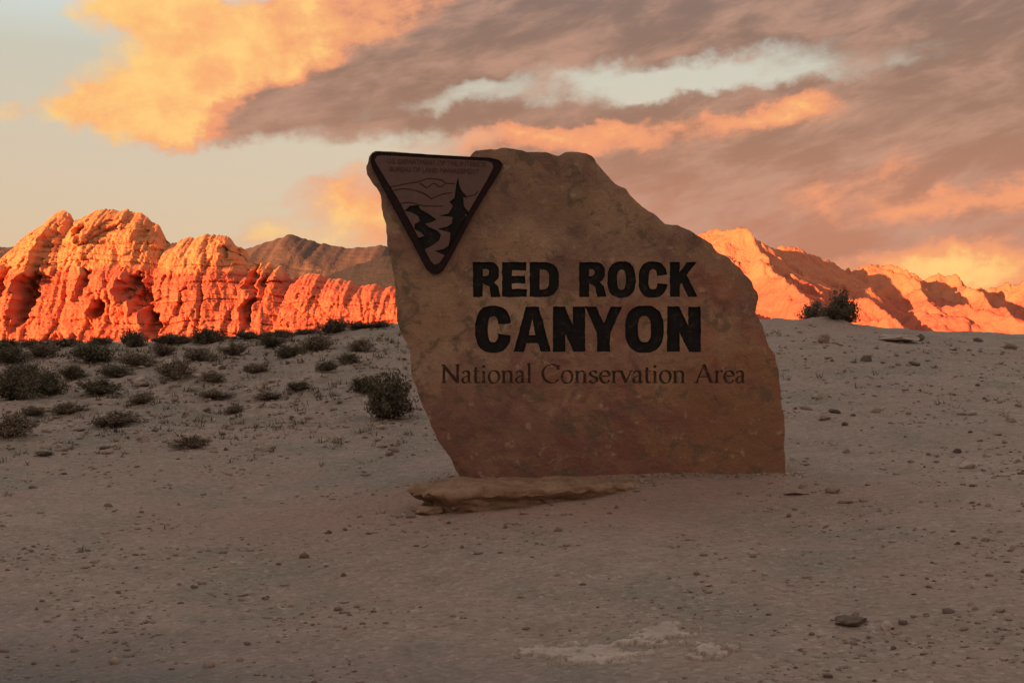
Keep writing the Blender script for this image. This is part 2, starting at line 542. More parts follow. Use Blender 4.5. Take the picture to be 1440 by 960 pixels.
def ridge_sheet(name, crest, Y0, width, mat, du, nv, amp, seed, dents=(), jag=6.0, dome=0.45, zb=-30, back=500, pinn=0.0, crag=1.0):
    c = np.array(crest, float)
    X = (c[:, 0] - 720) / F * Y0
    Z = CAMZ - (c[:, 1] - 480) / F * Y0
    xs = np.arange(X[0], X[-1], du)
    H = np.interp(xs, X, Z)
    k = np.hanning(5); k /= k.sum()
    Hs = np.convolve(np.pad(H, 2, mode='edge'), k, 'valid')
    v_, e_, _, _ = cells(xs / 22, 0 * xs + seed, 5)
    Hs = Hs + jag * fbm(xs / 34, seed * 3.1, 0.7, 4, 0.6) + jag * 1.2 * (v_ - 0.5 - 0.4 * np.exp(-e_ / 0.1)) * crag + pinn * np.clip(ridged(xs / 30, seed, 0.2, 2), -0.3, 1)
    t = np.concatenate([np.linspace(0, 1, nv), 1 - np.linspace(0, 1, 26)[1:]])
    front = np.concatenate([np.ones(nv), np.zeros(25)])
    T, XX = np.meshgrid(t, xs, indexing='ij')
    FR = np.repeat(front[:, None], len(xs), 1)
    HH = np.repeat(Hs[None, :], len(t), 0)
    ZZ = zb + (HH - zb) * T
    prof = (1 - dome) * (1 - T) + dome * (1 - T ** 6)
    # cliff bands and benches
    zw = ZZ + 14 * fbm(XX / 160, ZZ / 90, seed + 0.4, 3)
    saw = lambda v_: np.clip(((v_ % 1.0) - 0.72) / 0.28, 0, 1)
    bench = -1.1 * saw(zw / 47.0) - 0.6 * saw(zw / 19.0 + 0.4) - 0.3 * saw(zw / 8.0)
    fade = np.clip((1 - T) * 6, 0, 1) ** 0.6
    lean = 0.18 * (ZZ - 100)
    butt = (0.45 * ridged((XX + lean) / 260, ZZ / 520, seed, 2) + crag * crags(XX + lean, ZZ, seed)
            + 0.06 * fbm(XX / 9, ZZ / 9, seed + 2, 3) - 0.2)
    YF = Y0 - width * prof - amp * butt * fade - 7 * bench * fade
    for (px, py, rx, ry, dep) in dents:
        dxp = (px - 720) / F * (Y0 - width * 0.5); dzp = CAMZ - (py - 480) / F * (Y0 - width * 0.5)
        wx = XX + 12 * fbm(XX / 30, ZZ / 30, seed + 3, 2)
        m_ = Y0 / F                       # a buttress that stands proud and drops off sharply on its lee side
        sgn = (dxp - rx * m_ - wx) / (5.0 * rx * m_)
        up_ = np.where(sgn >= 0, np.clip(1 - sgn, 0, 1) ** 1.4, np.clip(1 + sgn * 24, 0, 1))
        YF = YF - 2.2 * rx * m_ * up_ * np.exp(-np.abs((ZZ - dzp) / (ry * m_ * 1.25)) ** 3) * (dep > 0) * fade
        rag = 1 + 0.5 * fbm(XX / 14, ZZ / 22, seed + 8, 3)
        q = ((wx - dxp) / (rx * m_)) ** 2 + ((ZZ - dzp) / (ry * m_)) ** 2
        YF = YF + 0.75 * dep * np.exp(-(q * rag) ** 3)
    YB = Y0 + back * (1 - T) + 30 * fbm(XX / 120, ZZ / 120, seed + 1, 3) * (1 - T)
    YY = np.where(FR > 0.5, YF, YB)
    v = np.stack([XX, YY, ZZ], -1).reshape(-1, 3)
    f = grid_faces(len(t), len(xs))
    return tag(mesh_obj(name, v, f, mat, smooth=crag < 0.5), kind='structure')


ridge_sheet("mountain", [(-1000, 430), (-700, 400), (-420, 385), (-220, 392), (-60, 384), (0, 370), (22, 352), (40, 330), (58, 318), (72, 307), (88, 298), (99, 302), (104, 312),
                         (116, 307), (132, 298), (160, 295), (185, 300), (210, 308), (226, 322), (238, 342), (250, 342), (264, 334), (292, 331), (320, 335),
                         (338, 350), (350, 366), (362, 371), (380, 371), (396, 378), (408, 392), (440, 387), (470, 392), (500, 400), (530, 400), (556, 403),
                         (640, 400), (760, 410), (900, 418), (1010, 440), (1080, 470)],
            3050, 300, m_red, 1.9, 260, 27, 2.0,
            dents=[(15, 408, 9, 30, 70), (18, 450, 7, 18, 50), (58, 422, 11, 30, 80), (60, 355, 7, 34, 35), (194, 404, 13, 16, 70), (211, 424, 10, 15, 60), (226, 440, 7, 12, 50),
                   (157, 437, 8, 11, 60), (233, 457, 6, 18, 60), (306, 352, 5, 10, 40), (326, 350, 6, 10, 45), (350, 390, 6, 20, 60), (368, 388, 5, 14, 45),
                   (392, 330, 9, 9, 0), (355, 440, 6, 26, 50), (182, 325, 6, 8, 30), (104, 320, 6, 10, 40), (212, 338, 5, 6, 30), (130, 400, 5, 20, 35)],
            jag=5, dome=0.35, pinn=4)
ridge_sheet("mountain", [(-1200, 380), (-500, 350), (-200, 338), (-60, 344), (0, 347), (30, 347), (90, 356), (200, 360), (330, 352), (360, 346), (385, 338), (404, 328),
                         (416, 331), (435, 338), (462, 345), (490, 349), (515, 347), (532, 344), (550, 350), (610, 362), (700, 356), (820, 366), (960, 372), (1080, 385), (1300, 420)],
            5200, 1100, m_lime, 9, 90, 130, 4.2, jag=7, dome=0.1, back=1200, crag=0.0)
ridge_sheet("mountain", [(380, 420), (425, 402), (450, 392), (480, 380), (515, 368), (545, 360), (590, 352), (640, 356), (760, 372), (900, 392), (1000, 410)],
            4300, 700, m_dark, 9, 60, 60, 8.8, jag=5, dome=0.1, back=700, crag=0.0)

# right-hand range: a network of spurs
spurs = [
    [(900, 372, 3000), (985, 332, 2950), (1038, 323, 2900), (1062, 350, 2800), (1110, 400, 2600), (1170, 462, 2350)],
    [(1038, 323, 2900), (1072, 347, 3050), (1110, 350, 3150), (1150, 362, 3300), (1195, 380, 3450)],
    [(1195, 381, 3500), (1222, 374, 3450), (1245, 371, 3430), (1262, 378, 3400), (1300, 420, 3200), (1330, 460, 3000)],
    [(1262, 380, 3700), (1300, 392, 3700), (1322, 390, 3650), (1345, 395, 3600), (1390, 425, 3400), (1430, 450, 3200)],
    [(1350, 412, 3900), (1400, 408, 3900), (1425, 402, 3850), (1460, 398, 3800), (1560, 390, 3700), (1700, 420, 3500)],
    [(1180, 430, 2600), (1215, 422, 2550), (1250, 440, 2480), (1290, 466, 2400)],
    [(1300, 432, 2700), (1318, 424, 2650), (1360, 430, 2600), (1400, 445, 2550), (1450, 468, 2450)],
    [(985, 332, 2950), (1000, 400, 2600), (1030, 470, 2350)],
]
xs = np.arange(150, 2000, 3.4)
ys = np.arange(2100, 4200, 5.0)
YY, XX = np.meshgrid(ys, xs, indexing='ij')
wx = XX + 22 * fbm(XX / 120, YY / 120, 2.0, 3)
wy = YY + 35 * fbm(XX / 140, YY / 140, 6.0, 3)
hh = np.full(XX.shape, -60.0)
for si, spur in enumerate(spurs):
    P = [np.array(W(*p)) for p in spur]
    for a, bq in zip(P[:-1], P[1:]):
        d = bq[:2] - a[:2]
        tt = np.clip(((wx - a[0]) * d[0] + (wy - a[1]) * d[1]) / (d @ d), 0, 1)
        dist = np.hypot(wx - a[0] - tt * d[0], wy - a[1] - tt * d[1])
        z = a[2] + tt * (bq[2] - a[2])
        hh = np.maximum(hh, z - 0.74 * dist ** 0.985 + 6 * np.exp(-dist / 12))
gul = ridged(XX / 110, YY / 150, 1.7, 4, 0.55)
hh = hh + 9 * (gul - 0.9) * sstep(hh, -40, 60) + 4 * fbm(XX / 26, YY / 26, 7.7, 3)
for k_, (a_, c_) in enumerate(((12, 80), (8, 34), (4, 14))):
    v_, e_, ox_, oz_ = cells(wx / c_, wy / (c_ * 1.3), 31 + k_)
    hh = hh + a_ * (v_ - 0.5 - 0.35 * np.exp(-e_ / 0.1)) * sstep(hh, -40, 40)
hh = np.where(YY < 2150, np.minimum(hh, -20), hh)
o = mesh_obj("mountain", np.stack([XX, YY, hh], -1).reshape(-1, 3), grid_faces(len(ys), len(xs)), m_tan)
tag(o, kind='structure')

# ------------------------------------------------------------------ sign boulder
SY = 11.6                      # distance of the carved face
S = SY / F
def SX(px): return (px - 720) * S
def SZ(py): return CAMZ - (py - 480) * S

outline_px = [(519, 220), (523, 214.5), (528, 212), (592, 216), (660, 221), (664, 216), (670, 212.5), (690, 209.5), (715, 209), (740, 213), (770, 214.5), (786, 218), (794, 215.5), (812, 213),
    (825, 214), (832, 218), (850, 242), (866, 257), (880, 266), (886, 275), (900, 287), (915, 298), (925, 305), (936, 314), (955, 316.5), (972, 326), (985, 333), (1000, 343), (1008, 355),
    (1025, 363), (1035, 373), (1047, 385), (1057, 395), (1064, 410), (1065, 420), (1062, 439), (1072, 460), (1080, 484), (1090, 500), (1094.5, 529), (1098.5, 557), (1102.6, 594), (1104, 634),
    (1105, 653), (1106, 712), (900, 716), (665, 716), (647.6, 671), (635.5, 650.6), (617, 618), (603, 593.7), (588.7, 553), (578.6, 528.7), (574.5, 484), (566, 472), (558, 451.5), (556, 411), (553, 385),
    (549, 364), (543.6, 332), (538, 300), (536.7, 281.7), (533, 270), (525, 259), (517, 246), (516, 234)]
rng = np.random.RandomState(3)


def resample(poly, step):
    p = np.array(poly, float)
    out = []
    for a, bq in zip(p, np.roll(p, -1, 0)):
        n = max(1, int(round(np.linalg.norm(bq - a) / step)))
        out += [a + (bq - a) * i / n for i in range(n)]
    return np.array(out)


ol = np.array([(SX(a), SZ(bq)) for a, bq in outline_px])
ol = resample(ol, 0.022)
tan = np.roll(ol, -1, 0) - np.roll(ol, 1, 0)
nrm = np.stack([tan[:, 1], -tan[:, 0]], 1)
nrm /= np.linalg.norm(nrm, axis=1)[:, None]
jit = 0.015 * fbm(ol[:, 0] * 5, ol[:, 1] * 5, 0.2, 3, 0.6)
jit *= np.where((ol[:, 0] < SX(662)) & (ol[:, 1] > SZ(226)), 0.2, 1.0)
ol = ol + nrm * jit[:, None]


def seg_dist(P, poly):
    d = np.full(len(P), 1e9)
    for a, bq in zip(poly, np.roll(poly, -1, 0)):
        e = bq - a
        t = np.clip(((P - a) @ e) / max(e @ e, 1e-12), 0, 1)
        d = np.minimum(d, np.linalg.norm(P - a - t[:, None] * e, axis=1))
    return d


def in_poly(P, poly):
    poly = np.asarray(poly, float)
    x, y = P[:, 0], P[:, 1]
    ins = np.zeros(len(P), bool)
    for a, bq in zip(poly, np.roll(poly, -1, 0)):
        c = (a[1] > y) != (bq[1] > y)
        with np.errstate(divide='ignore', invalid='ignore'):
            xi = (bq[0] - a[0]) * (y - a[1]) / (bq[1] - a[1]) + a[0]
        ins ^= c & (x < xi)
    return ins


# ---- lettering -------------------------------------------------------------
def rrect(x0, x1, z0, z1, rl, rrad):
    """rounded rectangle, radius rl on the left corners and rrad on the right ones"""
    pts = []
    for (cx, cz, r, a0) in ((x1, z1, rrad, 90), (x1, z0, rrad, 0), (x0, z0, rl, -90), (x0, z1, rl, 180)):
        if r < 1e-6:
            pts.append((cx, cz)); continue
        ccx = cx - r if cx == x1 else cx + r
        ccz = cz - r if cz == z1 else cz + r
        for i in range(7):
            an = math.radians(a0 - 90 * i / 6)
            pts.append((ccx + r * math.cos(an), ccz + r * math.sin(an)))
    return pts


def sup(cx, cz, rx, rz, e=2.5, n=36):
    pts = []
    for i in range(n):
        a = 2 * math.pi * i / n
        c, s = math.cos(a), math.sin(a)
        pts.append((cx + rx * math.copysign(abs(c) ** (2 / e), c), cz + rz * math.copysign(abs(s) ** (2 / e), s)))
    return pts


def block(ch, w):
    """heavy grotesque capital, height 1, width w -> list of (+1/-1, polygon)"""
    t, b = 0.285, 0.235
    R = lambda x0, x1, z0, z1: [(x0, z0), (x1, z0), (x1, z1), (x0, z1)]
    if ch == 'R':
        return [(1, R(0, t, 0, 1)), (1, rrect(0, w * 0.96, 0.40, 1, 0, 0.24)), (1, [(w * .38, .45), (w * .66, .52), (w * .93, .30), (w * 1.03, 0), (w * .66, 0), (w * .60, .30), (w * .38, .38)]),
                (-1, rrect(t, w * 0.96 - t * 1.02, 0.60, 0.80, 0, 0.09))]
    if ch == 'E':
        return [(1, R(0, t, 0, 1)), (1, R(0, w, 0, b)), (1, R(0, w * .93, .39, .61)), (1, R(0, w * .98, 1 - b, 1))]
    if ch == 'D':
        return [(1, rrect(0, w, 0, 1, 0, .38)), (-1, rrect(t, w - t, b - .02, 1 - b + .02, 0, .17))]
    if ch == 'O':
        return [(1, sup(w / 2, .5, w / 2, .525)), (-1, sup(w / 2, .5, w / 2 - t, .525 - b, 2.6))]
    if ch == 'C':
        return [(1, sup(w / 2, .5, w / 2, .525)), (-1, sup(w / 2, .5, w / 2 - t, .525 - b, 2.6)), (-1, [(w * .62, .40), (w * 1.1, .345), (w * 1.1, .645), (w * .62, .60)])]
    if ch == 'K':
        return [(1, R(0, t, 0, 1)), (1, [(t * .8, .28), (t * .8, .62), (w * .62, 1), (w, 1), (w * .58, .58), (w * .42, .40)]), (1, [(w * .36, .52), (w * .62, .64), (w * 1.03, 0), (w * .66, 0)])]
    if ch == 'A':
        return [(1, [(0, 0), (w * .33, 1), (w * .67, 1), (w, 0), (w * .72, 0), (w * .655, .19), (w * .345, .19), (w * .28, 0)]), (-1, [(w * .41, .37), (w * .59, .37), (w * .5, .72)])]
    if ch == 'N':
        return [(1, R(0, t * .97, 0, 1)), (1, R(w - t * .97, w, 0, 1)), (1, [(0, 1), (w * .36, 1), (w, 0), (w * .64, 0)])]
    if ch == 'Y':
        return [(1, R(w / 2 - t / 2, w / 2 + t / 2, 0, .5)), (1, [(0, 1), (w * .31, 1), (w * .5, .63), (w * .69, 1), (w, 1), (w / 2 + t / 2, .40), (w / 2 - t / 2, .40)])]


def pen(pts, closed=False, thick=0.125, thin=0.05, ang=25, smooth=True):
    p = np.array(pts, float)
    if smooth and len(p) > 2:        # Catmull-Rom
        q = np.vstack([p[-1:], p, p[:2]]) if closed else np.vstack([2 * p[0] - p[1], p, 2 * p[-1] - p[-2]])
        out = []
        for i in range(1, len(q) - 2):
            for k in range(4):
                t = k / 4
                a0, a1, a2, a3 = q[i - 1:i + 3]
                out.append(.5 * (2 * a1 + (a2 - a0) * t + (2 * a0 - 5 * a1 + 4 * a2 - a3) * t * t + (3 * a1 - a0 - 3 * a2 + a3) * t ** 3))
        if not closed:
            out.append(p[-1])
        p = np.array(out)
    if closed:
        d = np.roll(p, -1, 0) - np.roll(p, 1, 0)
    else:
        d = np.gradient(p, axis=0)
    d /= np.linalg.norm(d, axis=1)[:, None]
    th_ = np.arctan2(d[:, 1], d[:, 0]) - math.radians(ang)
    w = np.sqrt((thick * np.sin(th_)) ** 2 + thin ** 2) / 2
    n = np.stack([-d[:, 1], d[:, 0]], 1)
    l, r = p + n * w[:, None], p - n * w[:, None]
    if closed:
        return [(1, l), (-1, r)] if abs(area(l)) > abs(area(r)) else [(1, r), (-1, l)]
    return [(1, np.vstack([l, r[::-1]]))]


def area(p):
    return 0.5 * np.sum(p[:, 0] * np.roll(p[:, 1], -1) - np.roll(p[:, 0], -1) * p[:, 1])


def serif(ch):
    """roman letter, cap height 1 -> (polys, advance)"""
    sf = lambda x, z, h=.11: pen([(x - h, z), (x + h, z)], thick=.05, thin=.05, smooth=False)
    st = lambda *pts: pen(pts, smooth=False)
    xh = .66
    if ch == 'N':
        return st((.14, .0), (.14, .98)) + pen([(.1, .97), (.78, .03)], thick=.15, smooth=False) + st((.78, .02), (.78, .98)) + sf(.14, .03) + sf(.1, .97, .09) + sf(.78, .97), .94
    if ch == 'A':
        return pen([(.08, .02), (.44, 1.0)], thick=.07, smooth=False) + pen([(.42, 1.0), (.78, .02)], thick=.15, smooth=False) + pen([(.2, .34), (.64, .34)], thick=.05, smooth=False) + sf(.08, .03) + sf(.79, .03), .9
    if ch == 'C':
        return pen([(.78, .78), (.68, .93), (.48, .99), (.24, .89), (.09, .66), (.09, .38), (.22, .13), (.45, .01), (.65, .05), (.8, .2)]) + st((.78, .70), (.78, .95)), .88
    if ch == 'a':
        return pen([(.07, .52), (.17, .64), (.31, .62), (.37, .5), (.37, .14), (.41, .04), (.5, .06)]) + pen([(.37, .38), (.2, .34), (.08, .22), (.1, .07), (.22, .02), (.33, .1), (.37, .18)]), .53
    if ch == 't':
        return pen([(.16, .84), (.15, .4), (.16, .12), (.24, .02), (.36, .07)]) + pen([(.03, .63), (.34, .63)], thick=.05, smooth=False), .38
    if ch == 'i':
        return st((.15, .02), (.15, .64)) + sf(.15, .03) + st((.04, .60), (.15, .64)) + [(1, sup(.15, .88, .075, .075, 2, 12))], .31
    if ch == 'l':
        return st((.15, .02), (.15, 1.05)) + sf(.15, .03) + st((.04, 1.0), (.15, 1.05)), .31
    if ch == 'o':
        return pen([(.31, .66), (.15, .58), (.08, .34), (.15, .09), (.31, .0), (.48, .09), (.55, .34), (.48, .58)], closed=True), .63
    if ch == 'n':
        return st((.14, .02), (.14, .65)) + sf(.14, .03) + st((.03, .6), (.14, .65)) + pen([(.14, .48), (.26, .62), (.4, .63), (.49, .5), (.49, .25), (.49, .02)]) + sf(.49, .03), .65
    if ch == 's':
        return pen([(.39, .53), (.32, .63), (.2, .64), (.1, .56), (.12, .43), (.25, .35), (.39, .26), (.4, .11), (.28, .02), (.15, .03), (.07, .14)]), .48
    if ch == 'e':
        return pen([(.1, .37), (.48, .39), (.44, .58), (.29, .65), (.14, .56), (.08, .34), (.15, .1), (.31, .01), (.43, .06), (.5, .17)]), .56
    if ch == 'r':
        return st((.14, .02), (.14, .65)) + sf(.14, .03) + st((.03, .6), (.14, .65)) + pen([(.14, .45), (.22, .6), (.32, .64), (.41, .6)]), .43
    if ch == 'v':
        return pen([(.04, .65), (.27, .02)], thick=.14, smooth=False) + pen([(.26, .02), (.5, .65)], thick=.06, smooth=False) + sf(.05, .64, .08) + sf(.49, .64, .08), .54


letters = []      # (char, [(sign, polygon in face coordinates)], material key)
for chs, top, bot in (([('R', 665, 703), ('E', 706, 741), ('D', 745, 786), ('R', 814.5, 852), ('O', 854, 894), ('C', 898, 938.5), ('K', 942, 980)], 368.5, 417.5),
                      ([('C', 668, 719), ('A', 722, 775), ('N', 777.5, 823), ('Y', 822.5, 875), ('O', 879, 933.5), ('N', 938, 985.5)], 431, 494.5)):
    for ch, x0, x1 in chs:
        hgt = bot - top
        polys = [(s, np.array([(SX(x0 + x * hgt), SZ(bot - z * hgt)) for x, z in pl])) for s, pl in block(ch, (x1 - x0) / hgt)]
        rag_p = []
        for sg_, pl_ in polys:
            pl_ = resample(pl_, 0.02)
            rag_p.append((sg_, pl_ + 0.0045 * np.stack([fbm(pl_[:, 0] * 22, pl_[:, 1] * 22, 1.5, 3), fbm(pl_[:, 0] * 22, pl_[:, 1] * 22, 7.5, 3)], 1)))
        letters.append((ch, rag_p, 'black'))
for word, x0, x1 in (("National", 620, 749), ("Conservation", 761, 965), ("Area", 977, 1049)):
    hgt = 26.5
    gl = [serif(c) for c in word]
    tot = sum(a for _, a in gl)
    kx = (x1 - x0) / tot
    cx = x0
    for c, (pl, adv) in zip(word, gl):
        letters.append((c, [(s, np.array([(SX(cx + x * kx), SZ(538.5 - z * hgt)) for x, z in np.asarray(p)])) for s, p in pl], 'brown'))
        cx += adv * kx

TH = 0.62            # slab thickness


def face_y(P):
    x, z = P[:, 0], P[:, 1]
    d = seg_dist(P, ol)
    y = -0.018 * fbm(x * 0.9, z * 0.9, 2.2, 3) - 0.006 * fbm(x * 4.2, z * 4.2, 5.0, 3)
    # hewn rim: chipped hollows along the edge
    chip = np.clip(0.05 + 0.13 * fbm(x * 2.6, z * 2.6, 8.8, 3), 0.012, 0.22)
    k = np.clip(1 - d / chip, 0, 1)
    keep = np.where((x < SX(670)) & (z > SZ(300)), 0.25, 1.0)
    return y + (np.clip(0.36 * chip, 0, 0.05) * k ** 1.3) * keep


def in_glyph(P, polys):
    ins = np.zeros(len(P), bool)
    for s, pl in polys:
        if s > 0:
            ins |= in_poly(P, pl)
    for s, pl in polys:
        if s < 0:
            ins &= ~in_poly(P, pl)
    return ins


def carve(outline, step, glyphs):
    """triangulate the outline with every glyph edge as a constraint"""
    mn, mx = outline.min(0), outline.max(0)
    r = np.random.RandomState(11)
    X_, Z_ = np.meshgrid(np.arange(mn[0], mx[0], step), np.arange(mn[1], mx[1], step))
    P = np.stack([X_.ravel(), Z_.ravel()], 1) + r.uniform(-.28, .28, (X_.size, 2)) * step
    P = P[in_poly(P, outline)]
    P = P[seg_dist(P, outline) > step * 0.45]
    vs, es = [tuple(p) for p in outline], [(i, (i + 1) % len(outline)) for i in range(len(outline))]
    for polys in glyphs:
        for s, pl in polys:
            o0 = len(vs)
            vs += [tuple(p) for p in pl]
            es += [(o0 + i, o0 + (i + 1) % len(pl)) for i in range(len(pl))]
    vs += [tuple(p) for p in P]
    ov, oe, of, *_ = delaunay_2d_cdt([Vector(v) for v in vs], es, [], 0, 1e-5)
    V = np.array([tuple(v) for v in ov])
    T_ = np.array([tuple(f) for f in of if len(f) == 3])
    C = V[T_].mean(1)
    keep = in_poly(C, outline)
    T_, C = T_[keep], C[keep]
    ar = (V[T_[:, 1], 0] - V[T_[:, 0], 0]) * (V[T_[:, 2], 1] - V[T_[:, 0], 1]) - (V[T_[:, 2], 0] - V[T_[:, 0], 0]) * (V[T_[:, 1], 1] - V[T_[:, 0], 1])
    T_[ar < 0] = T_[ar < 0][:, ::-1]
    own = np.full(len(T_), -1)
    for gi, polys in enumerate(glyphs):
        allp = np.vstack([pl for s, pl in polys])
        a0, a1 = allp.min(0) - 1e-4, allp.max(0) + 1e-4
        cand = np.where((C[:, 0] > a0[0]) & (C[:, 0] < a1[0]) & (C[:, 1] > a0[1]) & (C[:, 1] < a1[1]) & (own < 0))[0]
        if len(cand):
            hit = cand[in_glyph(C[cand], polys)]
            own[hit] = gi
    return V, T_, own


def rim_edges(T_):
    """directed edges used by exactly one triangle"""
    cnt = {}
    for t in T_:
        for a, bq in ((t[0], t[1]), (t[1], t[2]), (t[2], t[0])):
            cnt[(a, bq)] = 1
    return [e for e in cnt if (e[1], e[0]) not in cnt]


def carved_letter(name, V, Y3, T_, depth, mat, parent, off):
    """sunk floor + walls, in coordinates of the parent; x,z from V, y from Y3"""
    used = np.unique(T_)
    mp = {u: i for i, u in enumerate(used)}
    n = len(used)
    top = np.stack([V[used, 0], Y3[used], V[used, 1]], 1)
    bot = top + [0, depth, 0]
    vv = np.vstack([bot, top]) - off
    ff = [tuple(mp[i] for i in t) for t in T_]
    for a, bq in rim_edges(T_):
        ff.append((mp[bq], mp[a], mp[a] + n, mp[bq] + n))
    return mesh_obj(name, vv, ff, mat, parent, smooth=False)


# ---- materials of the sign
m_stone, q, bb = new_mat("sign_sandstone", 0.9, 0.15)
ob = q.node('ShaderNodeTexCoord').outputs['Object']
so3 = q.node('ShaderNodeSeparateXYZ'); q.t.links.new(ob, so3.inputs[0])
n1 = q.noise(ob, 0.9, 5, 0.6, 0.4)
n2 = q.noise(q.mapping(ob, loc=(4, 2, 7)), 2.6, 6, 0.62, 0.6)
n3 = q.noise(q.mapping(ob, loc=(1, 8, 3)), 9, 6, 0.65)
n4 = q.noise(ob, 55, 3, 0.6)
c = q.ramp(n1, [(0.30, (0.27, 0.13, 0.085)), (0.46, (0.36, 0.205, 0.13)), (0.66, (0.43, 0.27, 0.175))])
# iron-stained side towards the right and the foot, with a ragged boundary
stain = q.add(q.mul(so3.outputs[0], 0.34), q.add(q.mul(so3.outputs[2], -0.24), q.mul(q.sub(n2, 0.5), 1.9)))
c = q.mix(q.mul(q.step(stain, -0.45, 0.25), 0.85), c, (0.34, 0.115, 0.072))
c = q.mix(q.mul(q.step(q.sub(n2, q.mul(so3.outputs[2], 0.05)), 0.42, 0.58), 0.6), c, (0.21, 0.092, 0.075))
vn = q.step(q.add(q.mul(so3.outputs[2], 0.5), q.mul(q.sub(q.noise(q.mapping(ob, loc=(9, 1, 2)), 1.6, 5, 0.6), 0.5), 3.2)), 0.8, 1.6)
c = q.mix(q.mul(vn, 0.7), c, (0.20, 0.118, 0.088))
ft = q.step(q.add(so3.outputs[2], q.mul(q.sub(q.noise(q.mapping(ob, loc=(3, 3, 1)), 1.3, 5, 0.6), 0.5), 2.4)), 0.35, 1.1)
c = q.mix(q.mul(q.sub(1.0, ft), 0.6), c, (0.205, 0.088, 0.068))
oc = q.noise(q.mapping(ob, loc=(6, 6, 4)), 2.0, 6, 0.68, 0.8)
c = q.mix(q.mul(q.step(q.add(oc, q.mul(so3.outputs[2], 0.03)), 0.54, 0.68), 0.5), c, (0.37, 0.215, 0.12))
mv = q.noise(q.mapping(ob, loc=(8, 1, 5)), 2.4, 6, 0.68, 0.8)
c = q.mix(q.mul(q.step(mv, 0.52, 0.64), 0.6), c, (0.175, 0.088, 0.078))
ochre = q.mul(q.step(q.add(so3.outputs[0], q.mul(q.sub(oc, 0.5), 3.0)), 0.0, 0.8), q.sub(1.0, q.step(q.add(so3.outputs[2], q.mul(q.sub(mv, 0.5), 2.0)), 0.7, 1.3)))
c = q.mix(q.mul(ochre, 0.6), c, (0.30, 0.155, 0.078))
# lichen-grey flecks and pale scuffs
c = q.mix(q.mul(q.step(q.noise(q.mapping(ob, loc=(2, 5, 9)), 5.0, 6, 0.7, 0.5), 0.54, 0.62), 0.7), c, (0.15, 0.105, 0.066))
c = q.mix(q.mul(q.step(n3, 0.58, 0.70), 0.5), c, (0.52, 0.36, 0.25))
c = q.mix(q.mul(q.step(n4, 0.5, 0.75), 0.25), c, (0.16, 0.09, 0.06))
q.put(bb.inputs['Base Color'], c)
bump(q, bb, q.add(q.add(q.mul(n3, 1.0), q.mul(n4, 0.25)), q.mul(n2, 1.2)), 0.65, 0.045)


def paint_mat(name, base, wear, amt):
    m, q, bb = new_mat(name, 0.8, 0.2)
    ob = q.node('ShaderNodeTexCoord').outputs['Object']
    f = q.noise(ob, 14, 6, 0.7, 0.3)
    q.put(bb.inputs['Base Color'], q.mix(q.mul(q.step(f, 0.5, 0.72), amt), base, wear))
    bump(q, bb, q.noise(ob, 40, 4, 0.6), 0.4, 0.01)
    return m


m_black = paint_mat("black_letter_paint", (0.012, 0.010, 0.009), (0.075, 0.045, 0.032), 0.6)
m_brown = paint_mat("worn_brown_paint", (0.062, 0.032, 0.024), (0.24, 0.13, 0.085), 0.8)
m_border = paint_mat("emblem_border_paint", (0.022, 0.010, 0.009), (0.07, 0.03, 0.025), 0.6)
m_emb = paint_mat("emblem_stone", (0.155, 0.088, 0.075), (0.21, 0.13, 0.105), 0.6)
m_line = paint_mat("emblem_faint_line", (0.10, 0.036, 0.030), (0.16, 0.08, 0.065), 0.6)

sign = empty("boulder_sign", (SX(870), SY + TH / 2, gz(SX(870), SY + TH / 2)))
tag(sign, "upright brown sandstone boulder carved with black letters and a triangular emblem", "sign")
OFF = np.array(sign.location) - np.array([0, SY, 0])
V, T_, own = carve(ol, 0.034, [p for _, p, _ in letters])
Yf = face_y(V)
nv0 = len(V)
# stone body: carved front, irregular sides, rough back
FT = T_[own < 0]
rim = rim_edges(T_)
rv = sorted({i for e in rim for i in e})
ridx = {u: i for i, u in enumerate(rv)}
nx = np.zeros((len(rv), 2))
for a, bq in rim:
    d = V[bq] - V[a]
    n_ = np.array([d[1], -d[0]]); n_ /= max(np.linalg.norm(n_), 1e-9)
    nx[ridx[a]] += n_; nx[ridx[bq]] += n_
nx /= np.maximum(np.linalg.norm(nx, axis=1), 1e-9)[:, None]
allv = [np.stack([V[:, 0], Yf, V[:, 1]], 1)]
faces = [tuple(t) for t in FT]
prev = {u: u for u in rv}
base = nv0
NL = 9
RV = V[rv]
for L_ in range(1, NL + 1):
    t = L_ / NL
    yb = Yf[rv] * (1 - t) + t * (TH - 0.06)
    offn = -0.055 * np.abs(fbm(RV[:, 0] * 3, RV[:, 1] * 3, t * 2.1 + 1, 4, 0.6)) * min(1, t * 3) - 0.01 * t - 0.10 * max(0, t - 0.6)
    pos = RV + nx * offn[:, None]
    allv.append(np.stack([pos[:, 0], yb, pos[:, 1]], 1))
    cur = {u: base + i for i, u in enumerate(rv)}
    base += len(rv)
    for a, bq in rim:
        faces.append((prev[bq], prev[a], cur[a], cur[bq]))
    prev = cur
